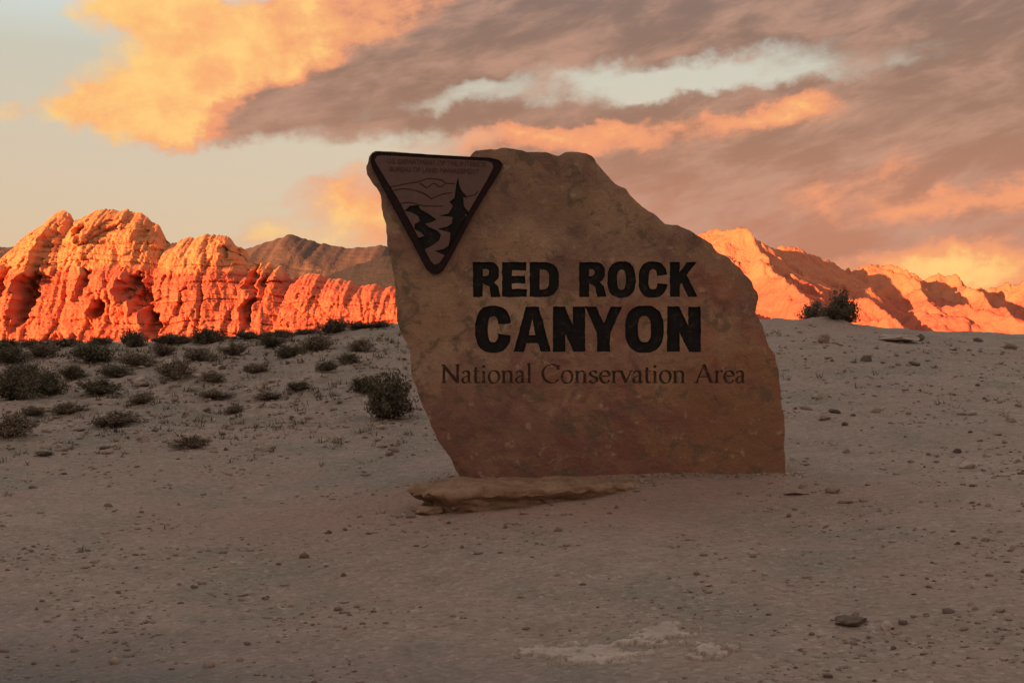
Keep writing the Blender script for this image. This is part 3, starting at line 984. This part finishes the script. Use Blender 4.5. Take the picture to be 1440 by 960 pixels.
# back
inner = np.array([i for i in range(nv0) if i not in ridx])
dd = seg_dist(V[inner], ol)
yb = TH - 0.06 + 0.10 * (1 - np.exp(-dd / 0.25)) + 0.03 * fbm(V[inner, 0] * 1.7, V[inner, 1] * 1.7, 9.9, 4)
shr = V[inner].copy()
allv.append(np.stack([shr[:, 0], yb, shr[:, 1]], 1))
bk = dict(prev)
for i, u in enumerate(inner):
    bk[u] = base + i
for t in T_:
    faces.append((bk[t[2]], bk[t[1]], bk[t[0]]))
allv = np.vstack(allv) - OFF + np.array([0, 0, 0])
allv[:, 1] += 0
body = mesh_obj("stone_body", allv, faces, m_stone, sign, sharp=38)
for gi, (ch, polys, key) in enumerate(letters):
    sel = T_[own == gi]
    if len(sel):
        carved_letter("letter", V, Yf, sel, 0.022 if key == 'black' else 0.010, m_black if key == 'black' else m_brown, sign, OFF)

# ---- emblem: a triangular shield cut in relief
def c1(x, y): return (500 + x / 4.3625, 190 + y / 4.3625)
def fp(p): return (SX(p[0]), SZ(p[1]))
outer = [(521.5, 224), (524.5, 217), (531, 214.5), (600, 218), (690, 223), (702, 226), (707, 232), (704, 240), (665, 304), (637, 357), (624, 380), (617, 385.5), (608, 385.5), (600, 379), (580, 341), (552, 290), (526, 240), (522, 231)]
inner_e = [(527.5, 226), (531, 220.5), (538, 219.5), (600, 223), (684, 227.5), (692, 230), (694, 236), (689, 247), (655, 306), (630, 353), (618.5, 370), (612, 373), (606.5, 368), (590, 336), (560, 280), (531, 233)]
tree = [c1(*p) for p in [(630, 262), (640, 318), (652, 345), (692, 388), (662, 386), (666, 440), (708, 492), (672, 490), (692, 545), (668, 600), (600, 716), (575, 750), (555, 742), (488, 712), (540, 702), (572, 680), (580, 640), (584, 602), (505, 578),
                         (560, 566), (592, 545), (598, 506), (515, 498), (572, 484), (598, 440), (578, 412), (608, 388), (614, 345), (618, 310)]]
river = [c1(*p) for p in [(302, 468), (338, 436), (388, 434), (400, 458), (448, 484), (498, 522), (462, 540), (428, 546), (446, 564), (500, 588), (526, 610), (516, 646), (476, 678), (428, 702), (404, 730), (372, 700), (352, 642),
                          (424, 622), (402, 600), (362, 578), (366, 548), (398, 530), (386, 500), (344, 476)]]
lines = [[(205, 325), (300, 306), (390, 290), (450, 272), (525, 280), (560, 300), (612, 302)], [(228, 345), (300, 334), (372, 345), (430, 368), (466, 396)],
         [(466, 396), (528, 368), (592, 358)], [(398, 300), (440, 326), (480, 300), (520, 322), (560, 296)], [(250, 430), (330, 418), (420, 438), (540, 440)], [(690, 380), (730, 372), (750, 350)]]
ghosts = []
ghosts.append(('border', [(1, np.array([fp(p) for p in outer])), (-1, np.array([fp(p) for p in inner_e]))], m_border, 0.010))
ghosts.append(('tree', [(1, np.array([fp(p) for p in tree]))], m_black, 0.014))
ghosts.append(('river', [(1, np.array([fp(p) for p in river]))], m_black, 0.014))
for ln in lines:
    pl = pen([fp(c1(*p)) for p in ln], thick=0.012, thin=0.010)
    ghosts.append(('hill_line', pl, m_line, 0.006))
eo = resample([fp(p) for p in outer], 0.02)
ghosts[0][1][0] = (1, eo)
EV, ET, eown = carve(eo, 0.03, [gph[1] for gph in ghosts][::1])
# border is listed first, so figures only take what lies inside it
ey = -0.045 - 0.003 * fbm(EV[:, 0] * 6, EV[:, 1] * 6, 3.0, 3)
ev = np.stack([EV[:, 0], ey, EV[:, 1]], 1)
ef = [tuple(t) for t in ET[eown < 0]]
erim = rim_edges(ET)
ev2 = ev.copy(); ev2[:, 1] = 0.14
n0 = len(ev)
ef += [(bq, a, a + n0, bq + n0) for a, bq in erim]
ef += [(t[2] + n0, t[1] + n0, t[0] + n0) for t in ET]
emb = mesh_obj("emblem", np.vstack([ev, ev2]) - OFF, ef, m_emb, sign, smooth=False)
emb['label'] = "mauve triangular relief with dark border, pine tree and winding river"
for gi, (nm, pl, mt, dep) in enumerate(ghosts):
    sel = ET[eown == gi]
    if len(sel):
        carved_letter(nm, EV, ey, sel, dep, mt, emb, OFF)


def small_text(body, x0, x1, y0, y1, hpx):
    cu = bpy.data.curves.new("inscription", 'FONT')
    cu.body = body
    cu.size = 1.0
    cu.extrude = 0.0
    tmp = bpy.data.objects.new("inscription", cu)
    COL.objects.link(tmp)
    bpy.context.view_layer.update()
    me_ = bpy.data.meshes.new_from_object(tmp.evaluated_get(bpy.context.evaluated_depsgraph_get()))
    bpy.data.objects.remove(tmp)
    n = len(me_.vertices)
    co = np.zeros(n * 3); me_.vertices.foreach_get('co', co); co = co.reshape(-1, 3)
    w0, w1 = co[:, 0].min(), co[:, 0].max()
    u = (co[:, 0] - w0) / (w1 - w0)
    px = x0 + u * (x1 - x0)
    py = y0 + u * (y1 - y0) - co[:, 1] / 0.72 * hpx
    co = np.stack([SX(px), np.full(n, -0.0525), SZ(py)], 1) - OFF
    me_.vertices.foreach_set('co', co.ravel())
    me_.materials.clear(); me_.materials.append(m_line)
    me_.update()
    o_ = bpy.data.objects.new("inscription", me_)
    COL.objects.link(o_)
    o_.parent = emb
    o_['kind'] = 'stuff'


small_text("U.S. DEPARTMENT OF THE INTERIOR", *[v for v in (545, 684)], 230.5, 235.5, 7.0)
small_text("BUREAU OF LAND MANAGEMENT", 549, 674, 242, 245.5, 7.0)


# ------------------------------------------------------------------ stones
def ico(sub):
    import bmesh
    bm = bmesh.new()
    bmesh.ops.create_icosphere(bm, subdivisions=sub, radius=1)
    v = np.array([tuple(x.co) for x in bm.verts]); f = np.array([[q_.index for q_ in x.verts] for x in bm.faces])
    bm.free()
    return v, f


def stone_verts(seed, dims, sub=3, cuts=7, flat=0.0):
    r = np.random.RandomState(seed)
    v, f = ico(sub)
    v = v.copy()
    for _ in range(cuts):
        n = r.normal(size=3); n /= np.linalg.norm(n)
        d = r.uniform(0.55, 0.85)
        k = v @ n
        ex = np.clip(k - d, 0, None)
        v -= ex[:, None] * n
    v *= 1 + 0.16 * fbm(v[:, 0] * 1.5, v[:, 1] * 1.5, v[:, 2] * 1.5 + seed, 3)[:, None]
    v = v * np.array(dims)
    return v, f


def stone_mat(name, a, bcol, dk):
    m, q, bb = new_mat(name, 0.92, 0.12)
    ob = q.node('ShaderNodeTexCoord').outputs['Object']
    oi = q.node('ShaderNodeObjectInfo').outputs['Random']
    v_ = q.node('ShaderNodeVectorMath', operation='ADD')
    q.t.links.new(ob, v_.inputs[0]); q.t.links.new(oi, v_.inputs[1])
    f = q.noise(v_.outputs[0], 5, 6, 0.65)
    c = q.mix(q.step(f, 0.35, 0.65), a, bcol)
    c = q.mix(q.mul(q.step(q.noise(v_.outputs[0], 22, 5, 0.65), 0.5, 0.7), 0.5), c, dk)
    q.put(bb.inputs['Base Color'], c)
    bump(q, bb, q.noise(v_.outputs[0], 26, 5, 0.65), 0.5, 0.02)
    return m


m_slab = stone_mat("red_slab_stone", (0.22, 0.125, 0.08), (0.30, 0.185, 0.12), (0.10, 0.055, 0.04))
m_pale = stone_mat("pale_caliche", (0.37, 0.28, 0.23), (0.48, 0.375, 0.315), (0.27, 0.20, 0.165))
m_brn = stone_mat("brown_stone", (0.28, 0.19, 0.15), (0.36, 0.26, 0.21), (0.17, 0.11, 0.09))
m_dkst = stone_mat("dark_stone", (0.10, 0.072, 0.058), (0.17, 0.12, 0.095), (0.07, 0.05, 0.04))

# low ledge of stone along the foot of the sign
lv, lf = ico(5)
lv = lv.copy()
ang = np.arctan2(lv[:, 1], lv[:, 0])
lv[:, 2] = np.clip(lv[:, 2], -0.6, 0.42 + 0.10 * fbm(lv[:, 0] * 2.2, lv[:, 1] * 2.2, 1.0, 3))
lv *= (1 + 0.10 * fbm(lv[:, 0] * 1.6, lv[:, 1] * 1.6, lv[:, 2] * 1.6 + 4, 4))[:, None]
L2 = 1.18
w_taper = 0.47 - 0.16 * lv[:, 0]
und = 0.91 + 0.09 * sstep(lv[:, 2], -0.15, 0.25) + 0.05 * fbm(lv[:, 0] * 6, lv[:, 1] * 6, lv[:, 2] * 3, 3)
xx = lv[:, 0] * L2 * und
yy = lv[:, 1] * w_taper * und
zz = lv[:, 2] * (0.22 - 0.08 * lv[:, 0])
ca, sa = math.cos(math.radians(22)), math.sin(math.radians(22))
lx, ly = xx * ca - yy * sa, xx * sa + yy * ca
lz = zz + 0.03 * fbm(lx * 5, ly * 5, zz * 5, 4, 0.6)
ly = ly + 0.03 * fbm(lx * 4, 3.0, zz * 6, 3)
LC = (0.22, 10.92)
slab = mesh_obj("stone_slab", np.stack([lx, ly, lz], 1), lf, m_slab, sharp=50)
slab.location = (LC[0], LC[1], gz(*LC) + 0.02)
tag(slab, "long low reddish stone slab lying along the foot of the boulder sign", "stone")


def ground_hit(px, py):
    """where the sight line through a photo pixel meets the ground"""
    ys_ = np.geomspace(4.5, 34, 900)
    xs_ = (px - 720) / F * ys_
    zs_ = CAMZ - (py - 480) / F * ys_
    hh_ = ground_h(xs_, ys_)
    k = np.where(hh_ >= zs_)[0]
    i = k[0] if len(k) else len(ys_) - 1
    return float(xs_[i]), float(ys_[i]), float(hh_[i])


def stone(px, py, wpx, hpx, mat, seed, label, group=None, name="stone", depth=1.0, sub=3, sink=0.35):
    x, y, z = ground_hit(px, py)
    k = y / F
    hx, hz = wpx * k / 2, hpx * k / 2
    v, f = stone_verts(seed, (hx, max(hx * 0.7, hz) * depth, hz * 1.25), sub, 14)
    o_ = mesh_obj(name, v, f, mat, sharp=35)
    o_.location = (x, y, z + hz * (1 - sink) * 0.9)
    o_.rotation_euler = (0, 0, random.Random(seed).uniform(-.5, .5))
    return tag(o_, label, "stone", group)


stone(1260, 479, 62, 11, m_pale, 21, "wide flat pale stone on the crest near the dark shrub", name="stone", sub=4)
stone(1293, 479, 20, 12, m_dkst, 22, "dark stone touching the end of the wide flat pale stone")
stone(1160, 481, 24, 14, m_brn, 23, "brown stone on the slope below the small mound and dark shrub")
stone(1198, 876, 56, 13, m_dkst, 24, "dark jagged stone lying beside a small pale chip", sub=4)
stone(1248, 884, 22, 12, m_pale, 25, "small pale chip beside the dark jagged stone")
stone(1360, 658, 26, 11, m_pale, 26, "pale stone alone on bare gravel to the right of the boulder sign")
stone(1118, 695, 40, 10, m_brn, 27, "low brown stone in the gravel just beyond the boulder's right foot")
stone(1170, 692, 26, 9, m_brn, 28, "smaller brown stone beside the low one past the boulder's right foot")
stone(600, 722, 46, 15, m_slab, 29, "broken red stone lump at the tip of the low slab", sub=4)
stone(238, 516, 26, 12, m_pale, 30, "pale stone at the foot of a shrub on the left bank")
# pale caliche crust breaking through the gravel
def crust_patch(px, py, wpx, dep, seed, label):
    x0, y0, _ = ground_hit(px, py)
    hw = wpx * y0 / F / 2
    n = 90
    u = np.linspace(-1.25, 1.25, n)
    U, Q = np.meshgrid(u, u)
    mask = 1 - np.hypot(U, Q) + 0.8 * fbm(U * 1.6 + seed, Q * 1.6, seed * 1.7, 5, 0.7) - 4 * np.clip(np.maximum(np.abs(U), np.abs(Q)) - 1.05, 0, 1)
    X_, Y_ = x0 + U * hw + Q * 0.25 * dep, y0 + Q * dep
    Z_ = ground_h(X_.ravel(), Y_.ravel()).reshape(X_.shape) - 0.030 + 0.044 * sstep(mask, -0.02, 0.25) + 0.009 * fbm(X_ * 16, Y_ * 16, seed, 4, 0.65) * sstep(mask, 0.05, 0.4)
    cell = np.maximum.reduce([mask[:-1, :-1], mask[1:, 1:], mask[1:, :-1], mask[:-1, 1:]]) > -0.03
    lab = np.zeros(cell.shape, bool)          # keep the piece that holds the centre
    si, sj = np.unravel_index(np.argmax(np.where(cell, -np.hypot(U, Q)[:-1, :-1], -9)), cell.shape)
    stack = [(si, sj)]
    while stack:
        i_, j_ = stack.pop()
        if 0 <= i_ < n - 1 and 0 <= j_ < n - 1 and cell[i_, j_] and not lab[i_, j_]:
            lab[i_, j_] = True
            stack += [(i_ + 1, j_), (i_ - 1, j_), (i_, j_ + 1), (i_, j_ - 1)]
    f_ = grid_faces(n, n).reshape(n - 1, n - 1, 4)[lab]
    us, inv = np.unique(f_.ravel(), return_inverse=True)
    vv_ = np.stack([X_, Y_, Z_], -1).reshape(-1, 3)[us] - [x0, y0, 0]
    o_ = mesh_obj("caliche_crust", vv_, inv.reshape(-1, 4), m_pale)
    o_.location = (x0, y0, 0)
    tag(o_, label, "crust", "pale caliche crusts in the foreground gravel")


crust_patch(835, 920, 160, 0.22, 1, "largest ragged pale caliche crust breaking through the foreground gravel")
crust_patch(935, 892, 92, 0.2, 2, "pale caliche crust just beyond the largest ragged one")
crust_patch(1005, 916, 74, 0.13, 3, "thin pale caliche crust between the largest one and the dark jagged stone")
crust_patch(752, 918, 50, 0.08, 4, "smallest pale caliche crust at the road-shoulder end of the pale patch")

rnd = random.Random(5)
protos = []
for i in range(9):
    v, f = stone_verts(100 + i, (1, rnd.uniform(.6, .95), rnd.uniform(.4, .75)), 2, 6)
    o_ = mesh_obj("loose_stone", v, f, (m_brn, m_dkst, m_pale, m_brn)[i % 4], sharp=35)
    protos.append(o_)
used_p = set()


def loose(px, py, wpx, label, group):
    x, y, z = ground_hit(px, py)
    r = wpx * y / F / 2
    i = rnd.randrange(9)
    p = protos[i]
    if i in used_p:
        p = p.copy(); COL.objects.link(p)
    used_p.add(i)
    p.location = (x, y, z + 0.12 * r)
    p.scale = (r, r, r)
    p.rotation_euler = (rnd.uniform(-.3, .3), rnd.uniform(-.3, .3), rnd.uniform(0, 6.28))
    tag(p, {m_brn.name: 'brown', m_dkst.name: 'dark', m_pale.name: 'pale'}[p.data.materials[0].name] + ' ' + label, "stone", group)


for _ in range(95):
    px = rnd.uniform(5, 560); py = rnd.uniform(500, 640)
    loose(px, py, rnd.choice([8, 9, 10, 12, 14, 17]), "loose stone on the rough shrubby bank beside the boulder's overhanging edge", "loose stones on the shrubby bank")
for _ in range(48):
    px = rnd.uniform(1112, 1440); py = rnd.uniform(478, 650)
    loose(px, py, rnd.choice([8, 9, 10, 12, 15, 20]), "loose stone on the bare slope past the boulder's straight upright edge", "loose stones on the bare slope")
for _ in range(26):
    px = rnd.uniform(1040, 1440) if rnd.random() < .65 else rnd.uniform(20, 700); py = rnd.uniform(745, 945)
    loose(px, py, rnd.choice([8, 9, 10, 12, 14]), "small loose stone on the smooth gravel in front of the boulder", "loose stones on the front gravel")
for i, p in enumerate(protos):
    if i not in used_p:
        bpy.data.objects.remove(p)

# gravel too fine to count
pv, pf = ico(1)
N = 15000
r = np.random.RandomState(9)
yd = 4.8 * (30 / 4.8) ** (r.uniform(0, 1, N) ** 1.15)
xd = (r.uniform(-0.45, 0.45, N)) * yd
clump = fbm(xd / 0.9, yd / 0.9, 4.4, 3)
left = sstep(yd, 11, 18) * (1 - sstep(xd / yd, -0.12, 0.02))
keep = (r.uniform(-0.5, 0.9, N) < clump * 1.3 - 0.15 + 0.8 * left + 0.35 * sstep(yd, 13, 18))
xd, yd = xd[keep], yd[keep]
rad = np.exp(r.normal(math.log(0.0068), 0.45, len(xd))) * (0.6 + yd / 9)
rad = np.clip(rad, 0.004, 0.06)
nb = 420
sx_ = r.uniform(-0.62, 2.75, nb)
xd = np.concatenate([xd, sx_, r.uniform(-1.0, 1.3, 500)])
yb_ = SY - 0.02 - np.abs(r.normal(0, 0.10, nb))
yd = np.concatenate([yd, yb_, 10.5 + 0.40 * (xd[-500:] + 0.9) - np.abs(r.normal(0, 0.12, 500))])
rad = np.concatenate([rad, np.clip(np.exp(r.normal(math.log(0.008), 0.55, nb + 500)), 0.003, 0.035)])
zd = ground_h(xd, yd)
vv = pv[None] * (1 + 0.28 * r.normal(size=(len(xd), len(pv), 1))) * rad[:, None, None] * np.stack([r.uniform(.8, 1.4, len(xd)), r.uniform(.7, 1.2, len(xd)), r.uniform(.45, .8, len(xd))], 1)[:, None, :]
vv += np.stack([xd, yd, zd + rad * 0.15], 1)[:, None, :]
ffv = (pf[None] + (np.arange(len(xd)) * len(pv))[:, None, None]).reshape(-1, 3)
m_grav, q, bb = new_mat("gravel_chips", 0.95, 0.1)
isl = q.node('ShaderNodeNewGeometry').outputs['Random Per Island']
q.put(bb.inputs['Base Color'], q.ramp(isl, [(0, (0.15, 0.10, 0.078)), (0.4, (0.25, 0.175, 0.14)), (0.88, (0.32, 0.23, 0.185)), (1, (0.43, 0.34, 0.28))]))
tag(mesh_obj("gravel", vv.reshape(-1, 3), ffv, m_grav, smooth=False), "fine grey-brown gravel scattered over the desert ground", "gravel", kind='stuff')


# ------------------------------------------------------------------ shrubs
def leaf_mat(name, a, bcol):
    m, q, bb = new_mat(name, 0.8, 0.2)
    isl = q.node('ShaderNodeNewGeometry').outputs['Random Per Island']
    q.put(bb.inputs['Base Color'], q.mix(isl, a, bcol))
    return m


m_leaf = leaf_mat("olive_leaf", (0.070, 0.058, 0.036), (0.165, 0.132, 0.085))
m_dry = leaf_mat("dry_leaf", (0.12, 0.085, 0.058), (0.26, 0.19, 0.135))
m_twig, q, bb = new_mat("twig_bark", 0.9, 0.1)
bb.inputs['Base Color'].default_value = (0.085, 0.06, 0.045, 1)


def shrub_mesh(seed, nst, nleaf, spread, leaf):
    """unit shrub: radius about 1, height about 1"""
    r = np.random.RandomState(seed)
    sv, sf, lv_, lf_ = [], [], [], []
    lobes = [(r.uniform(0, 6.28), r.uniform(.3, 1.0)) for _ in range(4)]
    for s in range(nst):
        a = r.uniform(0, 2 * math.pi)
        lob = max(h * max(0.25, math.cos((a - la) / 1.1)) if abs((a - la + math.pi) % (2 * math.pi) - math.pi) < 1.6 else 0.35 for la, h in lobes)
        tilt = r.uniform(0.05, 1.15) * spread
        ln = r.uniform(0.6, 1.05) * (0.55 + 0.45 * lob)
        d = np.array([math.cos(a) * math.sin(tilt), math.sin(a) * math.sin(tilt), math.cos(tilt)])
        p = np.array([math.cos(a), math.sin(a), 0]) * r.uniform(0, .10)
        pts = [p.copy()]
        nseg = 6
        for k in range(nseg):
            d = d + r.normal(size=3) * .16 + np.array([0, 0, .05])
            d /= np.linalg.norm(d)
            p = p + d * ln / nseg
            pts.append(p.copy())
        pts = np.array(pts)
        b0 = len(sv)
        for k, pp in enumerate(pts):
            w = .016 * (1 - .8 * k / nseg)
            for j in range(3):
                an = j * 2.094
                sv.append(pp + np.array([math.cos(an), math.sin(an), 0]) * w)
        for k in range(nseg):
            for j in range(3):
                sf.append((b0 + 3 * k + j, b0 + 3 * k + (j + 1) % 3, b0 + 3 * k + 3 + (j + 1) % 3, b0 + 3 * k + 3 + j))
        u = r.uniform(.22, 1.0, nleaf) ** .8 * nseg
        k = np.minimum(u.astype(int), nseg - 1)
        c_ = pts[k] + (pts[k + 1] - pts[k]) * (u - k)[:, None] + r.normal(size=(nleaf, 3)) * .055
        c_[:, 2] = np.where(c_[:, 2] < .01, .01 + np.abs(c_[:, 2]), c_[:, 2])
        e1 = r.normal(size=(nleaf, 3)); e1 /= np.linalg.norm(e1, axis=1)[:, None]
        e2 = np.cross(e1, r.normal(size=(nleaf, 3))); e2 /= np.linalg.norm(e2, axis=1)[:, None]
        l_ = (leaf * r.uniform(.6, 1.4, nleaf))[:, None]
        lv_.append(np.stack([c_ - e1 * l_, c_ + e2 * l_ * .45, c_ + e1 * l_, c_ - e2 * l_ * .45], 1).reshape(-1, 3))
    lv_ = np.vstack(lv_)
    lf_ = np.arange(len(lv_)).reshape(-1, 4)
    return (np.array(sv), sf), (lv_, lf_)


variants = []
for i in range(6):
    st_, lf2 = shrub_mesh(40 + i, 60, 85, 1.2 if i % 2 else 1.08, .036)
    variants.append((st_, lf2))
cache = {}


def shrub(px, py_base, wpx, hpx, label, var=0, dry=False, group=None, Y=None):
    if Y is None:
        x, y, z = ground_hit(px, py_base)
    else:
        x, y = (px - 720) / F * Y, Y
        z = gz(x, y)
    k = y / F
    root = empty("shrub", (x, y, z - 0.01))
    root.rotation_euler = (0, 0, random.Random(px * 7 + wpx).uniform(0, 6.28))
    tag(root, label, "shrub", group)
    for part, mat in (("stems", m_twig), ("foliage", m_dry if dry else m_leaf)):
        key = (var, part, dry)
        if key not in cache:
            d = variants[var][0 if part == "stems" else 1]
            o_ = mesh_obj(part, d[0], d[1], mat, root, smooth=False)
            cache[key] = o_.data
        else:
            o_ = bpy.data.objects.new(part, cache[key])
            COL.objects.link(o_)
            o_.parent = root
        o_.scale = (wpx * k / 1.45, wpx * k / 1.45, hpx * k / 0.92)
    return root


SG = "low desert shrubs on the shrubby bank"
SL = "low grey-green desert shrub among loose stones on the shrubby bank"
CG = "small shrubs along the crest below the red cliffs"
CL = "small dark shrub on the bank's crest against the red cliffs"
shrub(187, 488, 52, 34, "rounded dark shrub standing tallest on the crest below the red cliffs", 0, Y=31)
shrub(292, 488, 66, 30, "wide dark shrub on the crest below a straight red cliff face", 1, Y=31)
shrub(470, 466, 62, 24, "wide low shrub on the crest close to the boulder's emblem side", 2, Y=31)
shrub(548, 525, 78, 78, "tall dark shrub growing close behind the boulder's overhanging edge", 3, Y=17)
shrub(513, 553, 58, 32, "low dark shrub in front of the tall one by the boulder's edge", 4)
shrub(20, 560, 80, 58, "broad dark shrub in the thickest clump on the bank", 1)
shrub(66, 556, 74, 46, "dense shrub leaning against the broad dark shrub in the thickest clump", 5)
shrub(1186, 458, 58, 56, "dark upright shrub on a small mound against the sunlit hills", 0, Y=31)
shrub(1142, 455, 46, 32, "thin greyish shrub beside the dark upright shrub on the mound", 3, dry=True, Y=32)
shrub(1172, 462, 40, 24, "small shrub tucked at the foot of the dark upright shrub", 2, Y=30.3)
for i, (px, py, w_, h_) in enumerate([(130, 508, 84, 34), (248, 532, 66, 34), (140, 554, 76, 24), (14, 612, 70, 36), (60, 502, 62, 26), (18, 510, 62, 30),
                                      (445, 494, 66, 30), (408, 502, 54, 22), (330, 500, 52, 20), (195, 514, 60, 22), (100, 532, 54, 24), (360, 524, 44, 17), (460, 522, 44, 18),
                                      (280, 506, 56, 22), (228, 500, 48, 20), (165, 530, 56, 20), (300, 536, 46, 17), (420, 548, 40, 15), (200, 566, 50, 18), (96, 580, 56, 20),
                                      (380, 488, 54, 20), (505, 494, 44, 20), (30, 532, 66, 26), (48, 584, 44, 16), (330, 580, 40, 13), (490, 510, 40, 17), (240, 484, 48, 18)]):
    shrub(px, py, w_, h_, SL.replace('grey-green', 'dry brown') if i % 5 in (1, 3, 4) else SL, i % 6, dry=(i % 5 in (1, 3, 4)), group=SG)
for i, (px, w_, h_) in enumerate([(10, 54, 24), (50, 50, 22), (95, 60, 22), (142, 44, 20), (232, 54, 18), (258, 36, 17), (350, 58, 18), (392, 56, 18), (430, 46, 16), (508, 48, 16), (536, 40, 16), (325, 40, 14), (72, 40, 16)]):
    shrub(px, 480, w_, h_ * 0.75, CL.replace('dark', 'dry brown') if i % 3 == 2 else CL, (i + 2) % 6, dry=(i % 3 == 2), group=CG, Y=31.5)
DG = "flat dry scrub mats on the gravel"
for i, (px, py, w_, h_) in enumerate([(162, 598, 92, 26), (268, 628, 62, 22), (300, 560, 60, 14), (380, 560, 50, 12), (60, 640, 40, 9)]):
    shrub(px, py, w_, h_, "flat dry brown scrub mat spreading low over the gravel", i % 6, dry=True, group=DG)

# sparse dry tufts and twigs too fine to count, thickest on the shrubby bank
r = np.random.RandomState(21)
n_t = 6000
yt = 5.5 + 26 * r.uniform(0, 1, n_t) ** 0.75
xt = r.uniform(-0.44, 0.44, n_t) * yt
den = 0.012 + 0.9 * sstep(yt, 12, 17) * (1 - sstep(xt / yt, -0.14, -0.02)) + 0.03 * sstep(yt, 14, 20)
kp = (r.uniform(0, 1, n_t) < den * np.clip(0.55 + 1.3 * fbm(xt / 1.1, yt / 1.1, 6.6, 3), 0, 1))
kp &= ~((yt > 10.6) & (yt < 12.4) & (xt > -1.6) & (xt < 2.8))
xt, yt = xt[kp], yt[kp]
zt = ground_h(xt, yt)
tv = []
for x_, y_, z_ in zip(xt, yt, zt):
    nb = r.randint(6, 13)
    a_ = r.uniform(0, 6.283, nb)
    ln = r.uniform(.03, .10, nb) * (0.6 + y_ / 20)
    lean = r.uniform(.5, 1.45, nb)
    b0 = np.stack([x_ + r.normal(0, .03, nb), y_ + r.normal(0, .03, nb), np.full(nb, z_ - .004)], 1)
    tip = b0 + np.stack([np.cos(a_) * np.sin(lean), np.sin(a_) * np.sin(lean), np.cos(lean)], 1) * ln[:, None]
    sd = np.stack([-np.sin(a_), np.cos(a_), 0 * a_], 1) * .004 * (0.6 + y_ / 12)
    tv.append(np.stack([b0 - sd, b0 + sd, tip], 1).reshape(-1, 3))
tv = np.vstack(tv)
m_tuft = leaf_mat("dry_tuft", (0.07, 0.05, 0.033), (0.20, 0.15, 0.10))
tag(mesh_obj("dry_grass", tv, np.arange(len(tv)).reshape(-1, 3), m_tuft, smooth=False), "sparse dry grass tufts scattered over the stony bank", "grass", kind='stuff')
